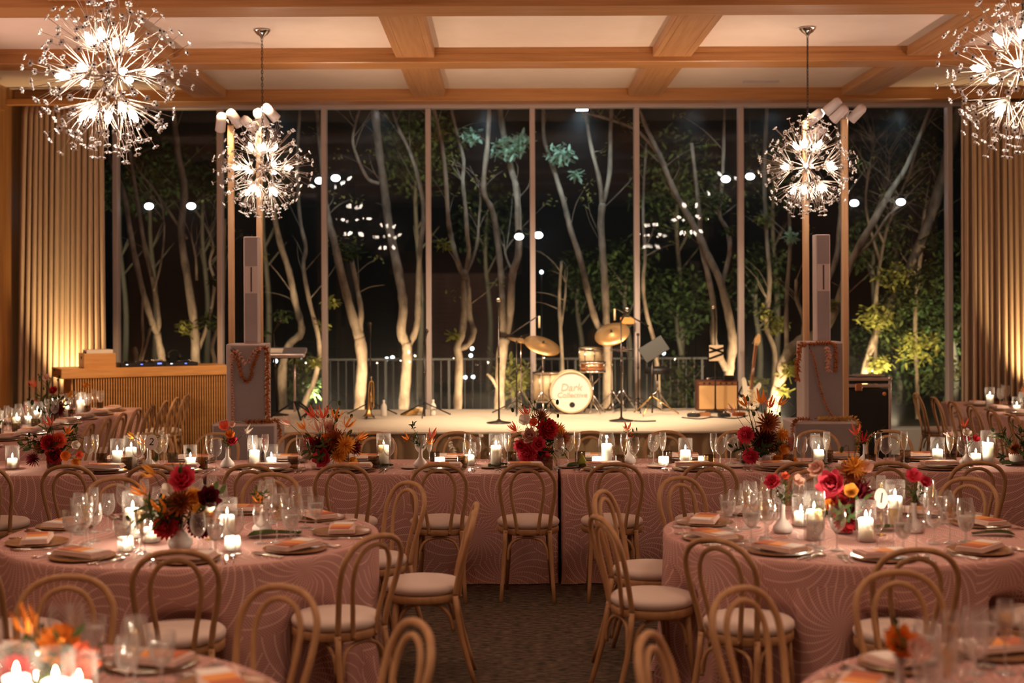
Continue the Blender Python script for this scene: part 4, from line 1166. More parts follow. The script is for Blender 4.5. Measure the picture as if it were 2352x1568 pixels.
for px, D, l in ((871, 16.45, 'white water bottle standing next to the trumpet'), (986, 16.5, 'white water bottle standing next to the tripod mic stand')):
    t = thing('water_bottle', l, 'bottle', (at(px, 0, D).x + .03, D + .22, SZ), group='white water bottles')
    m = MB(); m.lathe([(.001, 0), (.034, 0), (.036, .01), (.036, .11), (.026, .135), (.013, .15), (.013, .165)], 16); m.build('body', 'drum_head', t)
    m = MB(); m.lathe([(.015, .163), (.015, .185), (.001, .187)], 12); m.build('cap', 'card_white', t)
t = thing('coiled_cable', 'tangled tan cable heap with a brass mute between the tripod mic stands', 'cable', (at(938, 0, 16.75).x, 16.75, SZ))
m = MB()
for k in range(5): m.tube([(.09 * math.cos(a) * (1 - .1 * k) + .02 * k, .06 * math.sin(a), .010 + .016 * k + .006 * math.sin(3 * a)) for a in [2 * PI * i / 16 for i in range(16)]], .008, 5, closed=True)
m.build('coil', 'brass', t)
m = MB(); m.lathe([(.045, .0), (.03, .08), (.012, .12), (.001, .12)], 16, M=Matrix.Translation((.17, 0, .046)) @ Matrix.Rotation(-1.2, 4, 'Y')); m.build('mute', 'cream', t)

# keyboard on its stand
KX = at(650, 0, 16.2).x
t = thing('keyboard_stand', 'column keyboard stand with black tripod feet beside the loudspeaker', 'stand', (at(676, 0, 16.3).x, 16.3, SZ))
m = MB(); m.tube([(0, 0, .08), (0, 0, .70)], .014, 8); m.build('pole', 'aluminium', t)
m = MB(); tripod(m, .20, .30, 0, .9, .013); m.build('tripod_base', 'black', t)
m = MB(); m.rbox((-.1, 0, .705), (.5, .22, .02), .004); m.build('tray', 'black', t)
t = thing('electric_keyboard', 'pale electric keyboard tilted on the column stand next to the loudspeaker', 'keyboard', (KX, 16.25, SZ + .76))
m = MB(); m.rbox((0, 0, 0), (.50, .26, .045), .008, rx=.28); m.build('case', 'aluminium', t)
m = MB(); m.rbox((-.12, -.03, .022), (.22, .14, .012), .002, rx=.28); m.build('keys', 'card_white', t)
mic_stand(636, 16.8, 1.16, 'thin copper gooseneck microphone stand rising behind the electric keyboard', 'round', lean=-.04, lit=False, tilt=(.4, -.2, .6))
t = thing('folding_stand', 'black folded stand leaning over on the stage beside the keyboard stand', 'folding stand', (at(711, 0, 16.3).x, 16.3, SZ))
m = MB()
for s in (-1, 1): m.tube([(-.13, .02 * s, .20), (.10, .03 * s, .012)], .009, 6)
m.tube([(.04, 0, .13), (-.11, 0, .008)], .009, 6); m.tube([(.0, .04, .10), (-.08, .12, .008)], .009, 6); m.build('frame', 'black', t)
t = thing('folding_stand', 'black crossed folding stand at the stage corner beside the flower-draped loudspeaker', 'folding stand', (at(1832, 0, 15.6).x, 15.6, SZ))
m = MB(); m.tube([(-.12, 0, .01), (.10, 0, .22)], .009, 6); m.tube([(.12, 0, .01), (-.10, .02, .22)], .009, 6); m.build('frame', 'black', t)

# flight case with laptop and black cover behind the loudspeaker
FX0, FX1, FD = at(1905, 0, 15.0).x, at(2046, 0, 15.0).x, 15.0
fx, fw = (FX0 + FX1) / 2, FX1 - FX0
t = thing('flight_case', 'black flight case with pale metal edges behind the wooden pole', 'flight case', (fx, FD + .3, 0))
m = MB(); m.box((0, 0, .50), (fw - .02, .58, .98)); m.build('panel', 'black', t)
m = MB()
for z in (1.10, 1.03): m.rbox((0, -.29, z), (fw, .03, .032), .004)
for s in (-1, 1):
    for yy in (-.29, .29): m.rbox((s * (fw / 2 - .012), yy, .55), (.026, .026, 1.10), .004)
m.rbox((0, .29, 1.10), (fw, .03, .032), .004); m.build('edge_trim', 'aluminium', t)
m = MB(); m.rbox((0, 0, 1.08), (fw - .02, .58, .05), .006); m.build('lid', 'black', t)
m = MB(); m.rbox((-.02, -.31, 1.015), (.075, .02, .085), .008); m.build('latch', 'copper', t)
m = MB(); m.lathe([(.001, 0), (.020, 0), (.020, .006), (.001, .006)], 14, M=Matrix.Translation((fw / 2 - .07, -.29, .945)) @ Matrix.Rotation(PI / 2, 4, 'X')); m.build('round_sticker', 'card_orange', t)
for k in range(4):
    m = MB(); m.ball(((fw / 2 - .01) * (1 if k % 2 else -1), .29 * (1 if k > 1 else -1), 1.105), .026, 8, 6); m.build('ball_corner', 'aluminium', t)
m = MB(); m.rbox((0, 0, .012), (.30, .21, .02), .004)
tag(m.build('laptop', 'aluminium', loc=(fx + .14, FD + .22, 1.118)), 'closed silver laptop lying on the black flight case', 'laptop')
m = MB(); m.lathe([(.001, 0), (.24, 0), (.245, .35), (.22, .62), (.15, .80), (.06, .86), (.001, .87)], 22)
o = m.build('covered_equipment', 'black', loc=(fx - .14, FD + 1.0, .55)); tag(o, 'tall black cloth-covered equipment behind the flight case', 'covered equipment')
m = MB(); m.box((fx - .14, FD + 1.0, .27), (.44, .44, .54)); tag(m.build('equipment_crate', 'black'), 'black crate under the covered equipment behind the flight case', 'crate')

# ------------------------------------------------------------------ slatted bar with record player gear
A = Vector((at(168, 0, 16.3).x, 16.3, 0)); B = Vector((at(524, 0, 17.1).x, 17.1, 0))
bl = (B - A).length; ba = math.atan2(B.y - A.y, B.x - A.x); mid = (A + B) / 2
t = thing('slatted_bar', 'slatted wooden bar counter with thick plank top in front of the curtain', 'bar', (mid.x, mid.y, 0), ba)
m = MB(); m.rbox((-.06, .32, 1.125), (bl + .16, .68, .115), .008); m.build('counter_top', 'bar_wood', t)
m = MB(); m.box((0, .30, .53), (bl - .02, .56, 1.06)); m.build('carcass', 'dark_gap', t)
ns = 62
m = MB()
for k in range(ns):
    x = -bl / 2 + .01 + (bl - .02) * (k + .5) / ns; m.rbox((x, .008, .535), ((bl - .02) / ns * .50, .024, 1.06), .003)
m.build('slat_panel', 'bar_wood', t)
m = MB()
for k in range(16): m.rbox((-bl / 2 - .005, .06 + .032 * k, .535), (.024, .018, 1.06), .003)
m.build('side_slat_panel', 'bar_wood', t)
u = Vector((math.cos(ba), math.sin(ba), 0)); nb = Vector((-u.y, u.x, 0))
def onbar(s, d=.25): p = mid + u * s + nb * d; return Vector((p.x, p.y, 1.183))
def at_bar(px): # position along the bar seen at pixel px
    k = (px - VX) / F; return (k * mid.y - mid.x) / (u.x - k * u.y)
t = thing('record_crate', 'open wooden record crate standing on the slatted bar', 'crate', onbar(at_bar(230), .2), ba)
w2, d2, h2 = .36, .34, .17
m = MB(); m.box((0, -d2 / 2, h2 / 2), (w2, .016, h2)); m.box((0, d2 / 2, h2 / 2), (w2, .016, h2)); m.box((0, 0, .008), (w2 - .02, d2 - .02, .016)); m.box((-w2 / 2 + .008, 0, h2 / 2), (.016, d2 - .02, h2)); m.box((w2 / 2 - .008, 0, h2 / 2), (.016, d2 - .02, h2)); m.build('box', 'bar_wood', t)
m = MB(); m.lathe([(.001, 0), (.022, 0)], 14, M=Matrix.Translation((-w2 / 2 - .0015, -.02, .12)) @ Matrix.Rotation(-PI / 2, 4, 'Y') @ Matrix.Diagonal((.8, 1.6, 1, 1))); m.build('hand_hole', 'dark_gap', t)
rr = random.Random(3)
for k in range(11):
    m = MB(); m.box((0, 0, 0), (.30, .004, .19)); o = m.build('record_sleeve', ('card_white', 'black', 'card_rust', 'card_white')[k % 4])
    p = onbar(at_bar(232), .08 + .024 * k); o.location = p + Vector((0, 0, .115)); o.rotation_euler = (R(-6), 0, ba)
    tag(o, 'vinyl record sleeve standing in the wooden crate on the bar', 'record sleeve', 'record sleeves in the crate')
for i, (px, l) in enumerate(((318, 'black record deck with blue lights on the bar nearest the record crate'), (420, 'black record deck with blue lights on the bar nearest the loudspeaker'))):
    t = thing('record_deck', l, 'record deck', onbar(at_bar(px), .24), ba, 'record decks')
    m = MB(); m.rbox((0, 0, .022), (.40, .34, .044), .008); m.build('plinth', 'black', t)
    m = MB(); m.lathe([(.001, .06), (.13, .06), (.135, .055), (.135, .046)], 28); m.build('platter', 'black_gloss', t)
    m = MB(); m.tube([(.16, .10, .06), (.155, -.02, .07), (.10, -.09, .068)], .005, 6); m.lathe([(.001, .066), (.024, .066), (.026, .044)], 12, c=(.16, .10, 0)); m.build('tone_arm', 'chrome', t)
    for k, mt in enumerate(('led_white', 'led')):
        m = MB(); m.rbox((-.12 + .17 * k, -.168, .030), (.028, .012, .009), .003); m.build('indicator_light', mt, t)
t = thing('mixer_console', 'small black mixer with blue lights between the two record decks', 'mixer', onbar(at_bar(370), .24), ba)
m = MB(); m.rbox((0, 0, .03), (.17, .30, .06), .006); m.build('housing', 'black', t)
for k in range(6):
    m = MB(); m.lathe([(.001, .082), (.010, .08), (.011, .061)], 8, c=(-.05 + .05 * (k % 3), -.06 + .1 * (k // 3), 0)); m.build('knob', 'chrome', t)
m = MB(); m.rbox((0, -.149, .035), (.05, .008, .014), .002); m.build('indicator_light', 'led', t)
t = thing('headphones', 'black headphones with blue-lit rim lying on the deck nearest the loudspeaker', 'headphones', onbar(at_bar(412), .30) + Vector((0, 0, .062)), ba + .3)
m = MB(); m.tube(smooth_path([(-.08, 0, .03), (-.075, .0, .08), (-.03, 0, .115), (.03, 0, .115), (.075, 0, .08), (.08, 0, .03)], 4), .008, 6); m.build('headband', 'black', t)
for s in (-1, 1):
    m = MB(); m.lathe([(.001, -.018), (.034, -.016), (.036, .0), (.03, .014), (.001, .016)], 14, M=Matrix.Translation((s * .08, 0, .036)) @ Matrix.Rotation(s * PI / 2, 4, 'Y')); m.build('ear_cup', 'black', t)

# ------------------------------------------------------------------ garden beyond the glass
m = MB(); m.box((.5, 31, .05), (60, 26, .1)); struct('ground', m, 'soil')
m = MB(); m.add([(-32, 43, 0), (32, 43, 0), (32, 44, 11), (18, 44, 13), (4, 44, 10), (-12, 44, 14), (-32, 44, 11)], [(0, 1, 2, 3, 4, 5, 6)], False); m.add([(-32, 50, 0), (32, 50, 0), (32, 44, 11), (-32, 44, 11)], [(3, 2, 1, 0)], False)
struct('hill', m, 'hill')
def leaf_mb(m, c, rad, n, rnd, size=.10, flat=.75):
    for _ in range(n):
        d = Vector((rnd.gauss(0, 1), rnd.gauss(0, 1), rnd.gauss(0, 1))).normalized() * rad * rnd.random() ** .45
        d.z *= flat
        a = Vector((rnd.uniform(-1, 1), rnd.uniform(-1, 1), rnd.uniform(-.9, .4)))
        petal(m, Vector(c) + d, a, Vector((rnd.uniform(-.4, .4), rnd.uniform(-.6, .2), 1)), size * rnd.uniform(.7, 1.35), size * .5, .1, 0, 2)
def tree(label, D, limbs, leaves=(), seed=0, barkm='bark', twigs=5, leafm='leaf_lit', root=True, cat='tree', name='tree'):
    rnd = random.Random(seed)
    b = at(*limbs[0][0][0][:2], D); base = Vector((b.x, D, .1))
    t = thing(name, label, cat, base, group='garden trees')
    tips = []
    tr = MB()
    for k, (pts, w0, w1) in enumerate(limbs):
        P = []
        for i, (px, py) in enumerate(pts):
            dd = D + (.25 * math.sin(seed + k * 2.3 + i * .8) if k else .08 * math.sin(seed + i)) * min(1, i * .5)
            P.append(at(px, py, dd) - base)
        if k == 0 and root: P.insert(0, Vector((P[0].x * .5, P[0].y, -.05))) if P[0].z > .15 else None
        P = smooth_path(P, 5); n = len(P)
        rs = [(w0 + (w1 - w0) * i / (n - 1)) * D / F / 2 * (1 + .05 * math.sin(i * 1.7 + seed) + rnd.uniform(-.09, .13)) for i in range(n)]
        if k == 0 and root: rs[0] *= 1.25
        tr.tube(P, rs, 9)
        for _ in range(twigs):
            i = rnd.randrange(n // 2, n); d = Vector((rnd.uniform(-1, 1), rnd.uniform(-.5, .5), rnd.uniform(.2, 1.2)))
            if P[i].z < 1.7: continue
            L = rnd.uniform(.3, .9); q = [P[i], P[i] + d * L * .5 + Vector((rnd.uniform(-.08, .08), 0, .03)), P[i] + d * L]
            tr.tube(smooth_path(q, 3), [.008 - .001 * z for z in range(7)], 4); tips.append(P[i] + d * L)
    tr.build('trunk', barkm, t)
    for j, (px, py, rad, n, mt) in enumerate(leaves):
        lm = MB(); c = at(px, py, D - .1) - base; leaf_mb(lm, c, rad * D / F, n, rnd)
        o = lm.build('foliage', mt, t); tag(o, kind='stuff')
    if leafm and tips:
        lm = MB()
        for p in tips:
            if rnd.random() < .6: leaf_mb(lm, p, .16, 9, rnd, .06)
        if lm.v: tag(lm.build('foliage', leafm, t), kind='stuff')
    return t
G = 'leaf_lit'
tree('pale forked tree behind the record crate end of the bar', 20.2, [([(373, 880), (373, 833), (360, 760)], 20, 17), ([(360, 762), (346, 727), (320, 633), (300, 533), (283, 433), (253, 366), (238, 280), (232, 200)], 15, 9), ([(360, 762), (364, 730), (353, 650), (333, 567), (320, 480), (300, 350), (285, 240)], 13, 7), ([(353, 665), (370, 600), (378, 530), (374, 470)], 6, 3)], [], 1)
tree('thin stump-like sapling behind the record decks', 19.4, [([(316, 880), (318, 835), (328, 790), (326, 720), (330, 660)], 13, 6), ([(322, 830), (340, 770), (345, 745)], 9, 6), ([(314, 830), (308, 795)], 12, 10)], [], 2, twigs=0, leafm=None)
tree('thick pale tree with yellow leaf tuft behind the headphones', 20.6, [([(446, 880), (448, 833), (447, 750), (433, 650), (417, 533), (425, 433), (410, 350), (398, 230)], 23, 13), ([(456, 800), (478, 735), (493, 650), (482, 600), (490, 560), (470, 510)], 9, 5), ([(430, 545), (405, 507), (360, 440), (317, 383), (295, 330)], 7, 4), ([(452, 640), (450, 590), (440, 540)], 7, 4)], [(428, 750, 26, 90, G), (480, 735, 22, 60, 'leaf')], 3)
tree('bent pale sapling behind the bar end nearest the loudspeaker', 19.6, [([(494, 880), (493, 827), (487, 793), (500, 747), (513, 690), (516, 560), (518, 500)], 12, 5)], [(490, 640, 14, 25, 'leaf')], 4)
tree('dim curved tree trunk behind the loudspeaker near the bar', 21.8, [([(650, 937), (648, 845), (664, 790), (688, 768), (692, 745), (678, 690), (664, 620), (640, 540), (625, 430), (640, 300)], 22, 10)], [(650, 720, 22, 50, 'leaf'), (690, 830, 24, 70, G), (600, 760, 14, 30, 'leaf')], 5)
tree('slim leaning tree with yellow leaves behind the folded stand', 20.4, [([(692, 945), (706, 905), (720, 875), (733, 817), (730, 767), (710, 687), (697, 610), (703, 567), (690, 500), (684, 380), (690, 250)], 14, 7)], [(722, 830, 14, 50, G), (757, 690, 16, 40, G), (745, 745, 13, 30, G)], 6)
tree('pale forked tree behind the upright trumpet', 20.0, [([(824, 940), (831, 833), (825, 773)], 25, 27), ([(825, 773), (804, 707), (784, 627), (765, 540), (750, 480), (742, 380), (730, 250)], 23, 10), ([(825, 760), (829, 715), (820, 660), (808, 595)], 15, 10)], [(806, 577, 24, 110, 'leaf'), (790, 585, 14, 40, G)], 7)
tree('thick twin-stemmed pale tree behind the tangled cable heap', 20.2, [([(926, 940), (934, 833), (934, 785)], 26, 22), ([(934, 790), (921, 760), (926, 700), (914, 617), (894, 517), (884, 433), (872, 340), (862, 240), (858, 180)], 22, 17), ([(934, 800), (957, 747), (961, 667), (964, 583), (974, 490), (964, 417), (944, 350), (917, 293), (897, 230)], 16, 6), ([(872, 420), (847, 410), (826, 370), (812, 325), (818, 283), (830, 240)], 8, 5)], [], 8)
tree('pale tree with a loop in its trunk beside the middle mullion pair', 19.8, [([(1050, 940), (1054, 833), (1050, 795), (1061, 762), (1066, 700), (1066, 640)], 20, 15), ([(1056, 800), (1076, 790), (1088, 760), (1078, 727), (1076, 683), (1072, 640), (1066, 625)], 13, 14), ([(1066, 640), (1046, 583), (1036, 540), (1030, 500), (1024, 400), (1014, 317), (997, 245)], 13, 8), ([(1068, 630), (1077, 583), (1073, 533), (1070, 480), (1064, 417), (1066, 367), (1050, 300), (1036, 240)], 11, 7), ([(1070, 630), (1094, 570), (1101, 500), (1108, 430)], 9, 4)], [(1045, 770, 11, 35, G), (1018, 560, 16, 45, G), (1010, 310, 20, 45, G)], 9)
tree('pale forked tree behind the silver microphone with leaf clumps tinted mint for eave light', 20.0, [([(1146, 940), (1150, 833), (1158, 775)], 23, 25), ([(1157, 778), (1154, 717), (1151, 633), (1141, 533), (1130, 480), (1111, 433), (1121, 333), (1126, 240)], 17, 10), ([(1159, 775), (1171, 727), (1177, 633), (1191, 583), (1191, 500), (1187, 433), (1174, 383), (1157, 300), (1148, 230)], 18, 13), ([(1146, 900), (1132, 873), (1118, 858)], 9, 6), ([(1175, 620), (1163, 590), (1158, 562)], 6, 4)], [(1168, 338, 40, 170, 'leaf_eave_lit'), (1085, 312, 24, 70, 'leaf_eave_lit'), (1205, 320, 22, 60, 'leaf_eave_lit')], 10)
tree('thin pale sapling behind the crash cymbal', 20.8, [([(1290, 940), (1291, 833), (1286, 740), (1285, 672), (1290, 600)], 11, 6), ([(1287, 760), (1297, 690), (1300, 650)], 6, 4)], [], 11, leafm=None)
tree('pale leaning tree behind the rack tom with a leaf clump tinted mint for eave light', 20.2, [([(1392, 940), (1394, 833), (1391, 700), (1386, 600), (1381, 517), (1385, 467)], 21, 15), ([(1388, 757), (1372, 745), (1357, 700), (1334, 600), (1311, 527), (1297, 470), (1271, 383), (1251, 317), (1250, 230)], 17, 8), ([(1384, 470), (1377, 410), (1357, 327), (1345, 240)], 11, 7), ([(1385, 468), (1401, 400), (1404, 300), (1408, 230)], 12, 9)], [(1290, 355, 34, 130, 'leaf_eave_lit'), (1322, 400, 14, 30, 'leaf_eave_lit')], 12)
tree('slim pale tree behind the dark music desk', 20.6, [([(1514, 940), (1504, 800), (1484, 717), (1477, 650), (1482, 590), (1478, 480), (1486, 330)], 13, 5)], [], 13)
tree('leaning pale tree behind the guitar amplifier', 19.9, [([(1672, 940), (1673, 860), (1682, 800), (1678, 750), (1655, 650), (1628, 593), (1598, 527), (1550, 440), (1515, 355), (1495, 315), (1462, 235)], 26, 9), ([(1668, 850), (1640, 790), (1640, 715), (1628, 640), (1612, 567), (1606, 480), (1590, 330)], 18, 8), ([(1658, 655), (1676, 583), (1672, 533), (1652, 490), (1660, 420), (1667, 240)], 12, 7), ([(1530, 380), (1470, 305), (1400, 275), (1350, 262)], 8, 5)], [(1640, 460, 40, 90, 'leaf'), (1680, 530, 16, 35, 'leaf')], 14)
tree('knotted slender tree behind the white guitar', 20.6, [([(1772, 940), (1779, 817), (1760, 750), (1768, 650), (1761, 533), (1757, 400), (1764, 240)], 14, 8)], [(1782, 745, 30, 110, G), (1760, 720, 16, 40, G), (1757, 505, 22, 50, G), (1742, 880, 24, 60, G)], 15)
tree('broad pale tree leaning away behind the loudspeaker by the flight case', 19.6, [([(1776, 940), (1785, 900), (1803, 830), (1832, 790), (1862, 775), (1893, 757), (1926, 697), (1952, 610), (1998, 527), (2042, 450), (2078, 395), (2108, 330), (2140, 250)], 34, 8), ([(1894, 700), (1895, 660), (1920, 600), (1931, 510), (1935, 430), (1926, 330), (1930, 240)], 16, 9), ([(1845, 780), (1846, 735), (1830, 690), (1829, 645)], 12, 6), ([(1955, 600), (2000, 560), (2040, 500), (2080, 470)], 8, 4), ([(1810, 860), (1806, 760), (1808, 667), (1815, 567), (1812, 450)], 13, 6)], [(1905, 700, 16, 60, G), (1815, 850, 30, 110, G), (1815, 545, 16, 40, 'leaf_eave_lit'), (1800, 900, 16, 50, G)], 16)
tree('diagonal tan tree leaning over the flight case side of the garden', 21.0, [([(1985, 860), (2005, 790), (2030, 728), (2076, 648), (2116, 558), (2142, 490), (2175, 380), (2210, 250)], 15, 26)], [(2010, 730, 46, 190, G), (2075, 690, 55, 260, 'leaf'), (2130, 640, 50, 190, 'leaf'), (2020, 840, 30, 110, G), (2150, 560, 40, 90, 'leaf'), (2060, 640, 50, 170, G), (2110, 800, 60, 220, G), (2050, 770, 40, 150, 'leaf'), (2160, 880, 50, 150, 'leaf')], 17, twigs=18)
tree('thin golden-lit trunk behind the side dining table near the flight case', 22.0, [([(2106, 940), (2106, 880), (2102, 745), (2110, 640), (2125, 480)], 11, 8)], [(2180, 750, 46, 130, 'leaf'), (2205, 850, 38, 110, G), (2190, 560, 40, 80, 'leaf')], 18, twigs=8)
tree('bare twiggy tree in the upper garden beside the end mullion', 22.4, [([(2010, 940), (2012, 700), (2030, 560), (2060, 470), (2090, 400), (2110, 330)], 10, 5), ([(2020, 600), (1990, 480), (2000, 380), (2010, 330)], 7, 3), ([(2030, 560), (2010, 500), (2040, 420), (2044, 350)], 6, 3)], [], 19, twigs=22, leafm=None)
# darker shrubs and trees standing further back
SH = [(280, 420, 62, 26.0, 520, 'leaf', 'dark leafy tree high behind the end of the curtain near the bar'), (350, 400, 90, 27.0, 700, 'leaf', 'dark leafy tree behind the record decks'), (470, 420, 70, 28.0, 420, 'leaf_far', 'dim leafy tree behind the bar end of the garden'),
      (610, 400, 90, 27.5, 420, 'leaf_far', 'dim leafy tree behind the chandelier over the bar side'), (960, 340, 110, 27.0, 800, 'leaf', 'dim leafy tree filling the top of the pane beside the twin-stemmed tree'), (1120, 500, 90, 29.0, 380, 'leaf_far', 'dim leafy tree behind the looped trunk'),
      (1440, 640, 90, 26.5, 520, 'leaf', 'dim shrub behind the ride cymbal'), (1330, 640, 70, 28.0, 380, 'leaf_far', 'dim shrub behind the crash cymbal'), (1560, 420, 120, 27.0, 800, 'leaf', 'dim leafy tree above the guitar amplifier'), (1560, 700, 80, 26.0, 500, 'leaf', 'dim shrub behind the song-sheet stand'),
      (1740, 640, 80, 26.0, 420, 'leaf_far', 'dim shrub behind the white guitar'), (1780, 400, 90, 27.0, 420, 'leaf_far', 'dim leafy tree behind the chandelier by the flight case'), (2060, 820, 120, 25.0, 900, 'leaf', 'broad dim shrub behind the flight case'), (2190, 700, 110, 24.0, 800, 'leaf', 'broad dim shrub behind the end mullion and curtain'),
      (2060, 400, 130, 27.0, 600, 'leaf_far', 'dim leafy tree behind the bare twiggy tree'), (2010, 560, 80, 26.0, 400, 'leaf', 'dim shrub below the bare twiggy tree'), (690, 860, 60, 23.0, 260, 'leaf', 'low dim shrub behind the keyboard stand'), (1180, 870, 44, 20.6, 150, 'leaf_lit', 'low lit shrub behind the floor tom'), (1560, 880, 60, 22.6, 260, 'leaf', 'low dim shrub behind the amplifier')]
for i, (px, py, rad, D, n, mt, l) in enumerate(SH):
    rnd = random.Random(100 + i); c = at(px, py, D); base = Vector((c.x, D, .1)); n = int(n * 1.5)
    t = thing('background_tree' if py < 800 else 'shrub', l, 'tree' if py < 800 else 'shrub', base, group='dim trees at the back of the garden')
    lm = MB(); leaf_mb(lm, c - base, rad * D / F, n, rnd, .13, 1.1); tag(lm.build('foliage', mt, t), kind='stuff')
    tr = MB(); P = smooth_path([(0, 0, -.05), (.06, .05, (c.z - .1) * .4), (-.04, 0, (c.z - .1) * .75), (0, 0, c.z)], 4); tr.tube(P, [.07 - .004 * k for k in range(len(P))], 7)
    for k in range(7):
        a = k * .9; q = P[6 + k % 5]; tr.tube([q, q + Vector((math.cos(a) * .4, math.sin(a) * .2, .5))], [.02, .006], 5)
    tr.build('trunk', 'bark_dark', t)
# garden railing
t = thing('garden_railing', 'thin metal garden railing running behind the drum kit and trees', 'railing', (0, 22.5, 0))
x0, x1 = at(740, 0, 22.5).x, at(1625, 0, 22.5).x; zt = at(0, 824, 22.5).z
m = MB(); m.rbox(((x0 + x1) / 2, 0, zt), (x1 - x0, .04, .035), .004); m.rbox(((x0 + x1) / 2, 0, .22), (x1 - x0, .03, .03), .004); m.build('rail', 'black', t)
k = 0; x = x0
while x < x1:
    m = MB(); w_ = .035 if k % 8 == 0 else .011; m.box((x, 0, (zt + .1) / 2), (w_, w_, zt - .1)); m.build('baluster' if k % 8 else 'post', 'black', t); x += .125; k += 1
# dark garden house
t = thing('garden_house', 'dark red clapboard garden house deep in the dark behind the middle trees', 'building', (at(1050, 0, 33).x, 33, .1))
m = MB(); m.box((0, 0, 1.25), (2.6, 1.6, 2.5)); m.build('wall', 'shed', t)
m = MB()
for k in range(22): m.box((0, -.81, .1 + .11 * k), (2.6, .02, .09), rx=-.12)
m.build('clapboards', 'shed', t)
m = MB(); m.add([(-1.5, -1, 2.48), (1.5, -1, 2.48), (1.5, 1, 2.48), (-1.5, 1, 2.48), (-1.5, 0, 3.0), (1.5, 0, 3.0)], [(0, 1, 5, 4), (2, 3, 4, 5), (1, 2, 5), (3, 0, 4), (3, 2, 1, 0)], False); m.build('roof', 'shed', t)
# small lamps in the dark garden
def glow(px, py, D, r, mt, label, i, name='garden_lamp'):
    c = at(px, py, D)
    t = thing(name, label, 'lamp', (c.x, D, .1), group='garden lamps')
    m = MB(); m.ball((0, 0, c.z - .1), r, 10, 7); m.build('globe', mt, t)
    m = MB(); m.tube([(0, 0, 0), (0, 0, c.z - .1 - r)], .012, 5) ; m.build('post', 'black', t)
for i, (px, py, l) in enumerate(((888, 823, 'small white garden lamp beside the twin-stemmed tree, lower of two'), (901, 820, 'small white garden lamp touching the twin-stemmed tree'), (1084, 800, 'small white garden lamp above another beside the looped tree'), (1081, 816, 'small white garden lamp below another beside the looped tree'), (1068, 866, 'pale blue garden lamp low at the foot of the looped tree'), (1086, 865, 'bright blue garden lamp low beside the looped tree'), (1244, 625, 'pale blue lamp high in the dark beside the middle mullion'), (1524, 812, 'small white garden lamp beyond the dark music desk'), (2074, 942, 'white-green garden lamp low beyond the flight case'), (2056, 946, 'small green garden lamp low beyond the flight case'), (633, 827, 'small white garden lamp under the electric keyboard'), (673, 816, 'small white garden lamp behind the keyboard column'), (692, 826, 'small white garden lamp beside the keyboard column'))):
    glow(px, py, 27.0, .034, 'path_glow', l, i)
# glowing blobs added for room lights reflected in the panes
for i, (px, py, l, mt) in enumerate(((343, 467, 'white lamp-reflection stand-in beside the pale forked tree near the curtain', 'globe'), (440, 467, 'white lamp-reflection stand-in at the thick tree behind the bar', 'globe'), (735, 410, 'warm lamp-reflection stand-in against the mullion by the far chandelier on the bar side', 'globe'), (772, 404, 'warm lamp-reflection stand-in just past the mullion on the bar side', 'globe'), (1193, 540, 'white lamp-reflection stand-in before the forked tree with mint leaves', 'globe'), (1237, 537, 'white lamp-reflection stand-in beside the middle mullion', 'globe'), (1668, 410, 'warm lamp-reflection stand-in in the leaves above the amplifier', 'globe'), (1724, 404, 'warm lamp-reflection stand-in beside the chandelier by the flight case', 'globe'), (1963, 466, 'white lamp-reflection stand-in under the chandelier by the flight case', 'globe'), (2070, 464, 'white lamp-reflection stand-in beside the bare twiggy tree', 'globe'))):
    c = at(px, py, 19.3); t = thing('reflection_blob', l, 'lamp', c, group='added blobs for lamp reflections')
    m = MB(); m.ball((0, 0, -.02), .062, 12, 8, (1, 1, .72)); m.build('lens', mt, t)
    m = MB(); m.lathe([(.001, .075), (.03, .07), (.058, .024), (.054, .024), (.028, .062)], 14); m.build('shade', 'black', t)
    m = MB(); m.tube([(0, 0, .07), (0, 0, 5.2 - c.z)], .004, 4); m.build('cord', 'black', t)
m = MB(); m.box((.5, 18.9, 5.3), (14, 2.0, .2)); tag(m.build('trim_40', 'wall_wood'), kind='structure')
nm_ = ['second mullion from the bar', 'thick twin-stemmed tree', 'mint leaf clump', 'mullion right of middle', 'leaning tree by the amplifier', 'chandelier by the flight case', 'end mullion']
EL = ['over the chandelier near the bar', 'over the thick twin-stemmed tree', 'over the mint leaf clumps', 'brightest of all, beside the middle mullion', 'over the leaning tree behind the amplifier', 'over the chandelier by the flight case', 'over the bare twiggy tree']
for (px, k), l in zip(EAVES, EL):
    x = at(px, 0, 19).x
    t = thing('eave_floodlight', 'cool white floodlight under the outside eaves ' + l, 'floodlight', (x, 18.6, 4.43 if k == 1.4 else 4.51), group='floodlights under the eaves')
    m = MB(); m.rbox((0, 0, .06), (.2, .12, .10), .01); m.build('housing', 'black', t)
    m = MB(); m.tube([(0, 0, .1), (0, 0, .77 if k == 1.4 else .69)], .015, 6); m.build('bracket', 'black', t)
    m = MB(); m.box((0, .03, .004), (.15, .05, .01)); m.build('lens', 'eave_lens', t)

m = MB(); m.box((.5, 19.35, 2.55), (13.8, 1.9, 4.9)); tag(m.build('glare_volume', 'glare_volume'), 'added scattering volume standing in for floodlight glare on the panes', 'glare_volume', kind='stuff')

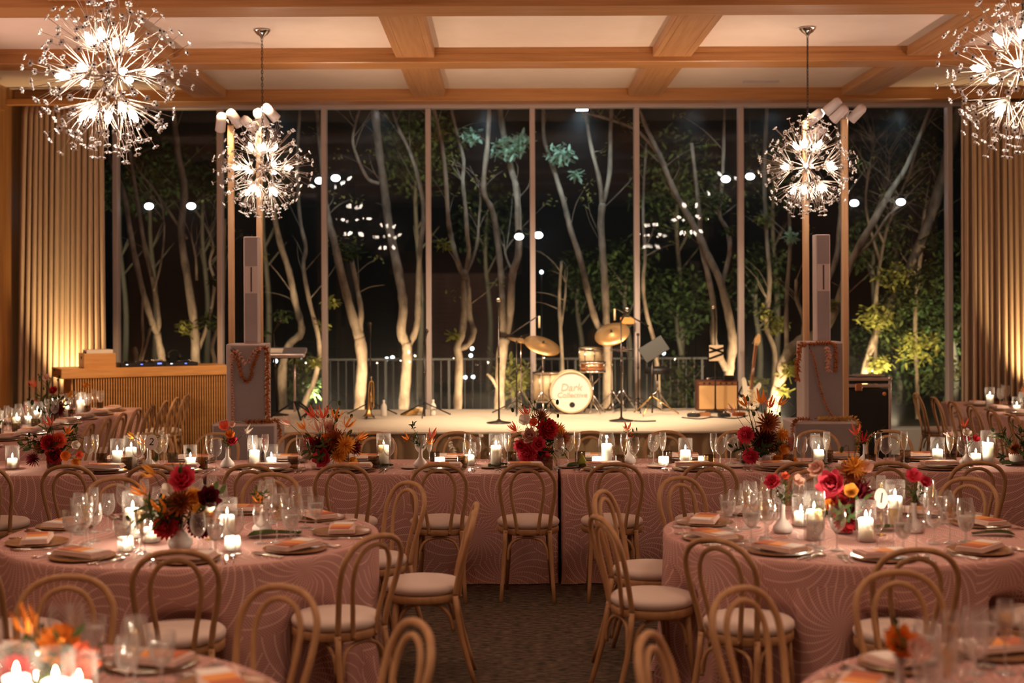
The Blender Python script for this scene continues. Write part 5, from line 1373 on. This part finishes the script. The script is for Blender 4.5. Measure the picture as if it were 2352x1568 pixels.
# ------------------------------------------------------------------ long head table
LY0, LY1 = 9.76, 10.70
seams = [-6.93 + 2.44 * 0, -4.48, -2.04, .40, 2.85, 5.30]
lab = {(-4.48, -2.04): 'pink lace-patterned cloth on the head table under the number 2 card', (-2.04, .40): 'pink lace-patterned cloth under the big lily centrepiece, ending at the middle seam',
       (.40, 2.85): 'pink lace-patterned cloth under the dark chrysanthemum centrepiece, starting at the middle seam', (2.85, 5.30): 'pink lace-patterned cloth on the last head table beyond the seam by the flight case'}
for (a, b), l in lab.items():
    tablecloth('tablecloth', rect_outline(a + .008, b - .008, LY0, LY1), .75, l, ripple=.012, uoff=a * 1.37, nrip=6, group='lace-patterned tablecloths', seed=int(a * 10), damp=0)
ORD = ['first', 'second', 'third', 'fourth', 'fifth', 'sixth', 'seventh', 'eighth', 'ninth', 'tenth', 'eleventh', 'twelfth', 'thirteenth']
near = [-45, 155, 345, 575, 782, 1005, 1212, 1410, 1632, 1838, 2045, 2250]
NX = [(p - VX) * 9.1 / F for p in near]
for i, x in enumerate(NX):
    chair(x + .004, 9.385, random.uniform(-.05, .05), 'on the aisle side of the head table, %s from the bar' % ORD[i])
    if -4.3 < x < 5.2 and i > 0:
        setting(x, LY0, 0, 'at the %s aisle-side place from the bar, head table' % ORD[i - 1], 'long', i * 5 + 1)
for i, x in enumerate(NX[1:]):
    xx = x + random.uniform(-.04, .04)
    chair(xx, LY1 + .36, PI + random.uniform(-.06, .06), 'on the stage side of the head table, %s from the bar' % ORD[i])
    setting(xx, LY1, PI, 'at the %s stage-side place from the bar, head table' % ORD[i], 'long', i * 7 + 2, light=True)
def lt(px, D=10.22): return (px - VX) * D / F
# candles down the head table
LC = [(27, 10.1, 'low', 'beside the frame edge, first from the bar'), (268, 10.3, 'mid', 'bar side of the number 2 card, rear'), (300, 10.15, 'tall', 'bar side of the number 2 card, front'), (436, 10.12, 'low', 'between the number 2 card and the red bud vase'),
      (583, 10.35, 'mid', 'next to the red bud vase'), (622, 10.15, 'low', 'bar side of the big lily centrepiece'), (880, 10.25, 'tall', 'stage side of the big lily centrepiece'), (1077, 10.3, 'low', 'rear one of two bar side of the pink dahlia centrepiece'),
      (1138, 10.2, 'tall', 'front one of two bar side of the pink dahlia centrepiece'), (1392, 10.25, 'tall', 'tallest one past the pink dahlia centrepiece'), (1573, 10.1, 'mid', 'between two ribbed votives'), (1879, 10.15, 'mid', 'past the dark chrysanthemum centrepiece'),
      (2152, 10.15, 'mid', 'before the seam by the flight case'), (2268, 10.3, 'tall', 'beside the last white bud vase'), (2240, 10.25, 'low', 'last on the head table, rear')]
for px, D, k, l in LC:
    D = min(max(D, 10.17), 10.29)
    if k == 'tall' and px in (1392,): k = 'bell'
    put_candle(k, lt(px, D), D, 'white pillar candle in glass on the head table, ' + l, .9)
for px, D, l in ((1009, 10.18, 'beside the grey bottle bud vase'), (1370, 10.17, 'at the foot of the bell-glass candle'), (1523, 10.18, 'bar side of the short candle'), (1614, 10.15, 'past the short candle')):
    D = max(D, 10.18); put_candle('votive', lt(px, D), D, 'ribbed glass votive on the head table, ' + l)
arrangement(lt(125), 10.2, 'red and orange flower centrepiece on the head table at the bar end', .48, .34, [('dahlia', 'red', .0, .55, .06), ('dahlia', 'coral', .25, .6, .055), ('peony', 'red', .05, .28, .065), ('poppy', 'orange', .45, .3, .05), ('chrysanthemum', 'rust', -.35, .45, .06), ('glory_lily', 'coral', -.1, .9, .06), ('poppy', 'amber', .6, .15, .045), ('chrysanthemum', 'maroon', -.55, .2, .055), ('glory_lily', 'orange', .5, .75, .05), ('poppy', 'coral', .8, .3, .04), ('poppy', 'white_petal', .7, .5, .045)], 1, 'smoked', 12)
arrangement(lt(745), 10.2, 'large orange lily and chrysanthemum centrepiece on the head table', .52, .36, [('glory_lily', 'coral', -.30, .98, .075), ('glory_lily', 'coral', .05, 1.0, .075), ('glory_lily', 'orange', .30, .95, .07), ('glory_lily', 'blush', -.15, .72, .075), ('glory_lily', 'orange', .62, .80, .07), ('peony', 'blush', .12, .74, .055), ('chrysanthemum', 'rust', .30, .55, .08), ('chrysanthemum', 'amber', .62, .48, .075), ('chrysanthemum', 'maroon', .80, .40, .065), ('dahlia', 'maroon', -.05, .40, .075), ('peony', 'pink', .0, .22, .07), ('dahlia', 'red', -.42, .45, .05), ('glory_lily', 'orange', -.55, .75, .06), ('glory_lily', 'orange', .92, .55, .06), ('chrysanthemum', 'amber', .40, .25, .07), ('poppy', 'amber', .75, .15, .045), ('dahlia', 'orange', .1, .55, .05), ('glory_lily', 'blush', -.95, .85, .06)], 2, 'bowl', 14, 5)
arrangement(lt(1232), 10.2, 'pink and red dahlia centrepiece in the middle of the head table', .48, .34, [('dahlia', 'pink', -.28, .30, .072), ('dahlia', 'pink', .10, .24, .066), ('peony', 'pink', .02, .50, .055), ('dahlia', 'red', .28, .80, .078), ('glory_lily', 'coral', .2, .72, .05), ('peony', 'blush', -.22, .64, .06), ('glory_lily', 'coral', -.62, .75, .06), ('poppy', 'white_petal', -.35, .95, .06), ('glory_lily', 'coral', -.3, 1.08, .06), ('poppy', 'blush', -.5, .5, .05), ('chrysanthemum', 'rust', .1, 1.02, .06), ('chrysanthemum', 'amber', .62, .75, .06), ('glory_lily', 'orange', .35, .3, .05), ('peony', 'pink', -.5, .45, .045), ('chrysanthemum', 'rust', .75, .6, .055), ('poppy', 'coral', -.1, .9, .045)], 3, 'bowl', 14, 6)
arrangement(lt(1748), 10.2, 'dark chrysanthemum centrepiece with pink dahlias on the head table', .46, .36, [('dahlia', 'pink', -.55, .62, .062), ('dahlia', 'pink', -.42, .22, .058), ('chrysanthemum', 'maroon', .05, .5, .105), ('chrysanthemum', 'rust', .1, .85, .085), ('glory_lily', 'orange', -.1, 1.25, .085), ('glory_lily', 'coral', .25, 1.15, .07), ('glory_lily', 'orange', -.5, 1.18, .07), ('glory_lily', 'orange', .5, 1.2, .06), ('poppy', 'amber', .6, .32, .055), ('glory_lily', 'orange', .55, .12, .065), ('poppy', 'orange', .85, .05, .05), ('chrysanthemum', 'amber', .6, .6, .06), ('poppy', 'white_petal', .45, .88, .04), ('glory_lily', 'blush', -.85, 1.05, .06), ('poppy', 'amber', .35, .15, .05)], 4, 'bowl', 14, 6)
budvase(lt(346), 10.15, 'white bud vase with orange lilies next to the number 2 card', [('glory_lily', 'amber', -.10, .07, .05), ('glory_lily', 'orange', -.04, .02, .05), ('poppy', 'white_petal', .08, .09, .03), ('poppy', 'amber', .01, .0, .03)], 11)
table_number(lt(357), 10.08, .1, '2', 'oval number 2 card on brass stand on the head table', .195)
budvase(lt(522), 10.2, 'white bud vase with coral and pink poppies on the head table', [('poppy', 'coral', -.01, .13, .055), ('poppy', 'orange', .02, .07, .05), ('peony', 'pink', .035, .03, .04), ('glory_lily', 'white_petal', .14, .10, .055), ('poppy', 'blush', .04, .15, .035)], 12)
budvase(lt(966), 10.15, 'grey bottle bud vase with curling orange lilies on the head table', [('glory_lily', 'coral', .08, .07, .06), ('glory_lily', 'orange', -.09, .05, .045), ('glory_lily', 'orange', .06, .02, .05), ('leaf_sprig', 'leaf_dark', -.05, .12, .08)], 13)
budvase(lt(1447), 10.35, 'bud vase with single coral blooms rising past the bell-glass candle', [('glory_lily', 'coral', -.01, .10, .05), ('poppy', 'coral', .01, .04, .035)], 14)
budvase(lt(1983), 10.2, 'grey bud vase with a red lily on the head table near the flight case', [('glory_lily', 'coral', -.05, .07, .065), ('glory_lily', 'red', -.02, .03, .055), ('leaf_sprig', 'leaf_dark', .05, .05, .1)], 15)
budvase(lt(2212), 10.15, 'white bud vase with red and blush lilies, last on the head table', [('glory_lily', 'coral', -.02, .13, .05), ('poppy', 'red', .05, .03, .04), ('poppy', 'white_petal', -.01, .07, .045), ('poppy', 'red', -.01, .03, .035), ('glory_lily', 'blush', -.12, .06, .05)], 16)
arrangement(lt(2335), 10.2, 'low leafy flower centrepiece at the end of the head table by the frame edge', .36, .22, [('chrysanthemum', 'rust', -.2, .5, .05), ('poppy', 'amber', .2, .5, .05), ('leaf_sprig', 'leaf_dark', -.6, .3, .1)], 17, 'bowl', 10)
for i, (px, D, rz, s, l) in enumerate(((800, 10.05, .1, .30, 'dark fern sprig at the foot of the lily centrepiece'), (655, 10.0, 2.9, .28, 'dark fern sprig in front of the low candle by the lily centrepiece'), (1120, 9.98, .4, .22, 'dark fern sprig at the foot of the tall candle by the pink dahlias'), (1300, 10.02, .1, .28, 'dark fern sprig past the pink dahlia centrepiece'), (210, 10.05, .1, .32, 'dark fern sprig past the bar-end centrepiece'), (1820, 10.0, .1, .26, 'dark fern sprig past the dark chrysanthemum centrepiece'), (2300, 10.0, .3, .28, 'dark fern sprig at the far end of the head table'))):
    D = 10.13; fern_piece(lt(px, D), D, rz, s, l)
def fruit(x, y, label, mt='amber', r=.032):
    t = thing('pear', label, 'pear', (x, y, TZ), random.random() * 6, group='pears on the tables')
    MB().lathe([(.001, .0), (r * .7, .003), (r, r * .8), (r * .85, r * 1.5), (r * .45, r * 2.2), (r * .35, r * 2.6), (.001, r * 2.75)], 14).build('body', mt, t)
    MB().tube([(0, 0, r * 2.7), (.003, 0, r * 3.2)], .002, 4).build('stalk', 'bark_dark', t)
fruit(lt(461, 10.14), 10.14, 'amber pear beside the low candle near the number 2 card')
fruit(lt(1336, 10.14), 10.14, 'green pear beside the smoked tumbler past the pink dahlias', 'leaf_lit')

# ------------------------------------------------------------------ round tables
RT = .944
def round_table(cx, cy_, tname, label, seats, seed, places):
    """seats: (angle of the chair seen from the table centre, distance of its seat, where)"""
    pos = [(cx + r * math.cos(R(a)), cy_ + r * math.sin(R(a))) for a, r, _ in seats]
    tablecloth('tablecloth', round_outline(cx, cy_, RT), .75, label, pos, ripple=.028, uoff=seed * 1.7, nrip=9, group='lace-patterned tablecloths', seed=seed)
    for (a, r, wh), (x, y) in zip(seats, pos):
        chair(x, y, R(a + 90) + random.uniform(-.05, .05), 'at the %s seat of %s' % (wh, tname))
    for k, (a, wh) in enumerate(places):
        setting(cx + RT * math.cos(R(a)), cy_ + RT * math.sin(R(a)), R(a + 90), 'at the %s place of %s' % (wh, tname), 'round', seed * 50 + k)
TA, TB = (-1.577, 7.26), (1.776, 7.26)
WH9 = ['aisle', 'stage-aisle', 'stage', 'stage-wall', 'wall-stage', 'wall-camera', 'camera-wall', 'camera', 'camera-aisle']
nmA = 'the bar-side round table'
round_table(*TA, nmA, 'pink lace-patterned cloth on the round table with the white vase of peonies, bar side', [(2, 1.17, WH9[0]), (42, 1.13, WH9[1]), (82, 1.11, WH9[2]), (121, 1.12, WH9[3]), (161, 1.13, WH9[4]), (201, 1.13, WH9[5]), (240, 1.13, WH9[6]), (279, 1.04, WH9[7]), (318, 1.10, WH9[8])], 1, [(40 * k + 1, WH9[k]) for k in range(9)])
nmB = 'the number 1 round table'
round_table(*TB, nmB, 'pink lace-patterned cloth on the round table with the number 1 card', [(15, 1.13, 'flight-case-wall'), (47, 1.12, 'stage-wall'), (84, 1.17, 'stage'), (123, 1.06, 'stage-aisle'), (157, 1.06, 'aisle-stage'), (197, 1.09, 'aisle-camera'), (232, 1.08, 'camera-aisle'), (268, 1.05, 'camera'), (310, 1.0, 'camera-wall')], 2, [(15, 'flight-case-wall'), (48, 'stage-wall'), (84, 'stage'), (121, 'stage-aisle'), (158, 'aisle-stage'), (196, 'aisle-camera'), (231, 'camera-aisle'), (268, 'camera'), (308, 'camera-wall')])
TC, TD = (-1.54, 4.0), (1.78, 4.0)
nmC, nmD = 'the blurred front table, bar side', 'the blurred front table, flight-case side'
round_table(*TC, nmC, 'pink lace-patterned cloth on the blurred front table with orange flowers', [(94, 1.14, 'stage'), (58, 1.14, 'stage-aisle'), (26, 1.13, 'aisle')], 3, [(94, 'stage'), (58, 'stage-aisle'), (26, 'aisle'), (128, 'stage-wall')])
round_table(*TD, nmD, 'pink lace-patterned cloth on the blurred front round table below the number 1 table', [(101, 1.19, 'stage'), (129, 1.19, 'stage-aisle'), (163, 1.12, 'aisle')], 4, [(101, 'stage'), (129, 'stage-aisle'), (160, 'aisle'), (65, 'stage-wall'), (35, 'wall')])
def pt(px, py, h=0.0): # point on a table top seen at this pixel
    D = (CH - TZ - h) * F / (py - HZ); return (px - VX) * D / F, D
def canA(kind, px, py, label, p=.9):
    x, y = pt(px, py); put_candle(kind, x, y, label, p)
canA('tall', 303, 1232, 'tall pillar candle in glass on the bar-side round table near its wall side', 1.6)
canA('low', 345, 1242, 'low pillar candle in glass on the bar-side round table next to the white vase', 1.6)
canA('mid', 520, 1232, 'pillar candle in glass on the bar-side round table past the number card')
canA('votive', 286, 1262, 'ribbed votive glowing on the bar-side round table before the tall candle')
canA('votive', 532, 1262, 'ribbed votive glowing on the bar-side round table aisle side of the vase')
canA('tall', 1868, 1242, 'tall pillar candle in glass on the number 1 round table, front of the pink peonies', 1.6)
canA('low', 1838, 1210, 'low pillar candle in glass on the number 1 round table, bar side of the peonies', 1.6)
canA('mid', 1987, 1246, 'pillar candle in a narrow glass on the number 1 round table, nearest the camera', 1.6)
canA('tall', 2054, 1208, 'tall pillar candle in glass behind the number 1 card')
x, y = pt(412, 1256)
arrangement(x, y, 'white bottle vase of pink peonies and orange lilies on the bar-side round table', .34, .33, [('peony', 'pink', .22, 1.0, .068), ('peony', 'pink', .05, .95, .05), ('glory_lily', 'orange', -.35, .55, .085), ('glory_lily', 'amber', .35, .50, .085), ('dahlia', 'red', -.35, .33, .062), ('dahlia', 'maroon', .55, .34, .065), ('peony', 'red', -.15, .36, .055), ('peony', 'maroon', .80, .72, .06), ('chrysanthemum', 'rust', .1, .68, .07), ('poppy', 'white_petal', -.25, .82, .05), ('glory_lily', 'orange', -.95, .80, .06), ('glory_lily', 'amber', -.75, 1.05, .06), ('poppy', 'orange', .75, .42, .045), ('chrysanthemum', 'maroon', -.1, .5, .05), ('chrysanthemum', 'amber', .4, .75, .05)], 31, 'bottle', 12, 2)
x, y = pt(480, 1236); table_number(x, y, 1.15, '', 'oval number card turned edge-on on the bar-side round table', .185)
x, y = pt(1935, 1226)
arrangement(x, y, 'pink peony and orange flower centrepiece on the number 1 round table', .40, .31, [('peony', 'pink', -.38, .80, .075), ('peony', 'red', -.10, .45, .075), ('dahlia', 'red', -.05, .25, .06), ('chrysanthemum', 'rust', .12, .95, .075), ('chrysanthemum', 'maroon', .30, .62, .085), ('dahlia', 'maroon', .22, .3, .065), ('glory_lily', 'amber', .42, .55, .07), ('chrysanthemum', 'amber', .2, 1.1, .06), ('glory_lily', 'orange', .55, .35, .06), ('poppy', 'amber', .05, .72, .05), ('poppy', 'blush', .45, 1.05, .05), ('peony', 'blush', -.6, 1.0, .05), ('poppy', 'orange', -.35, .45, .04)], 32, 'bowl', 13, 2)
x, y = pt(2022, 1232); table_number(x, y, -.55, '1', 'oval number 1 card on a brass stand before the flower centrepiece', .185, .034, .052)
x, y = pt(1796, 1226); budvase(x, y, 'grey bud vase with pink blooms on the number 1 round table toward the aisle', [('peony', 'pink', -.05, .10, .045), ('poppy', 'coral', .01, .13, .03), ('poppy', 'blush', .07, .10, .045)], 33)
x, y = pt(2098, 1226); budvase(x, y, 'grey bud vase with pink poppies behind the goblets of the number 1 table', [('poppy', 'pink', -.01, .12, .055), ('peony', 'pink', .05, .10, .035)], 34)
x, y = pt(600, 1222); budvase(x, y, 'grey bud vase with orange lilies on the bar-side round table toward the aisle', [('glory_lily', 'orange', -.01, .01, .055), ('glory_lily', 'amber', .0, -.05, .05)], 35)
for px, py, rz, s, l in ((565, 1232, .15, .26, 'green fern sprig lying on the bar-side round table toward the aisle'), (2000, 1222, .1, .22, 'green fern sprig at the foot of the number 1 card'), (2330, 1235, 2.9, .2, 'green fern sprig on the number 1 round table by the frame edge')):
    x, y = pt(px, py); fern_piece(x, y, rz, s, l)
# blurred front tables
x, y = pt(70, 1625); arrangement(x, y, 'blurred orange and red flower centrepiece on the front table, bar side', .42, .24, [('poppy', 'orange', -.4, .75, .065), ('dahlia', 'orange', .35, .75, .06), ('glory_lily', 'orange', 0, .95, .07), ('peony', 'coral', .7, .6, .05), ('chrysanthemum', 'amber', -.8, .8, .06), ('dahlia', 'red', -.1, .5, .06), ('dahlia', 'coral', .6, .35, .05)], 41, 'bowl', 8, 0)
for px, py, k, l in ((34, 1672, 'tall', 'blurred pillar candle in glass at the frame corner on the front table, bar side'), (124, 1684, 'tall', 'blurred pillar candle in glass before the orange flowers on the front table, bar side'), (178, 1660, 'mid', 'blurred pillar candle in glass aisle side of the orange flowers on the front table')):
    x, y = pt(px, py); put_candle(k, x, y, l, .9)
x, y = pt(2065, 1632); budvase(x, y, 'blurred bud vase with an orange blush bloom on the front table, flight-case side', [('peony', 'orange', .0, .03, .055), ('poppy', 'blush', .03, .02, .05)], 42)

# ------------------------------------------------------------------ side tables along the walls
for name_l, x0, x1, y0, y1, inner, chairs_x, chair_ys, rz, pl in (
        ('bar-end side table', -5.02, -4.07, 11.2, 16.15, 1, -3.83, (11.7, 12.32, 12.85, 13.38, 13.93, 14.5, 15.06, 15.56, 16.12), PI / 2, 'side'),
        ('flight-case side table', 5.12, 6.07, 11.4, 16.6, -1, 4.90, (12.3, 12.85, 13.42, 14.0, 14.6, 15.2, 15.85), -PI / 2, 'side')):
    nt = 2; L = (y1 - y0) / nt
    for k in range(nt):
        tablecloth('tablecloth', rect_outline(x0, x1, y0 + k * L + .006, y0 + (k + 1) * L - .006), .75, 'pink cloth on the %s, %s half' % (name_l, ('camera-end', 'window-end')[k]), ripple=.012, uoff=k * 2.2 + x0, nrip=6, group='lace-patterned tablecloths', seed=60 + k, damp=1)
    inn = x1 if inner == 1 else x0; out = x0 if inner == 1 else x1
    for k, y in enumerate(chair_ys):
        chair(chairs_x, y, rz + random.uniform(-.04, .04), 'along the %s, %s from the window' % (name_l, ORD[len(chair_ys) - 1 - k]))
        if y < y1 - .25:
            wh = 'at the chair-side %s place from the window, %s' % (ORD[len(chair_ys) - 1 - k], name_l)
            setting(inn, y, rz, wh, 'long', 300 + k * 3 + (50 if inner < 0 else 0), light=True)
            setting(out, y, rz + PI, 'at the wall-side %s place from the window, %s' % (ORD[len(chair_ys) - 1 - k], name_l), 'long', 400 + k * 3 + (50 if inner < 0 else 0), light=True)
mxl = -4.545
WIN = [(11.6, 'mid'), (12.6, 'tall'), (12.85, 'low'), (13.35, 'mid'), (13.7, 'tall'), (13.95, 'low'), (14.85, 'mid'), (15.1, 'tall'), (15.75, 'low')]
for k, (y, kd) in enumerate(WIN): put_candle(kd, mxl + .10 * math.sin(k * 2.1), y, 'pillar candle in glass on the bar-end side table, %s from the bar' % ORD[len(WIN) - 1 - k], .9)
arrangement(mxl, 12.2, 'coral flower centrepiece on the bar-end side table, nearer the camera', .44, .34, [('dahlia', 'coral', .1, .7, .06), ('glory_lily', 'coral', .3, .95, .06), ('poppy', 'blush', -.3, .8, .055), ('dahlia', 'red', -.1, .4, .06), ('poppy', 'orange', .6, .4, .05), ('chrysanthemum', 'rust', -.5, .5, .06)], 51, 'bowl', 12, 4)
arrangement(mxl, 14.35, 'coral and orange flower centrepiece on the bar-end side table, nearer the bar', .52, .40, [('glory_lily', 'coral', -.6, .85, .075), ('poppy', 'coral', -.45, .45, .05), ('peony', 'red', .1, .72, .05), ('glory_lily', 'amber', .75, .6, .07), ('glory_lily', 'orange', 1.3, .85, .06), ('chrysanthemum', 'maroon', .45, .3, .08), ('poppy', 'blush', .0, 1.05, .05), ('poppy', 'white_petal', .3, .45, .04)], 52, 'bowl', 14, 4)
mxr = 5.595
for k, (y, kd) in enumerate(((12.5, 'mid'), (13.2, 'low'), (13.9, 'tall'), (14.25, 'mid'), (14.9, 'low'), (15.4, 'tall'))): put_candle(kd, mxr - .22 + .1 * math.sin(k * 2.3), y, 'pillar candle in glass on the flight-case side table, %s from the curtain' % ORD[5 - k], .9)
arrangement(mxr - .12, 14.55, 'red and maroon flower centrepiece on the flight-case side table', .44, .34, [('dahlia', 'red', .2, .65, .06), ('chrysanthemum', 'maroon', -.2, .45, .075), ('dahlia', 'red', .4, .4, .055), ('glory_lily', 'coral', -.5, .95, .06), ('poppy', 'red', .7, .6, .05), ('glory_lily', 'orange', -.7, .7, .055), ('chrysanthemum', 'rust', .1, .9, .06)], 53, 'smoked', 10, 4)
table_number(mxr - .20, 13.72, -.1, '15', 'round number 15 card on the flight-case side table before the red flowers', .26, .062, .062)

# lay the tables once their centre pieces stand
for a, k in SETQ: setting_now(*a, **k)
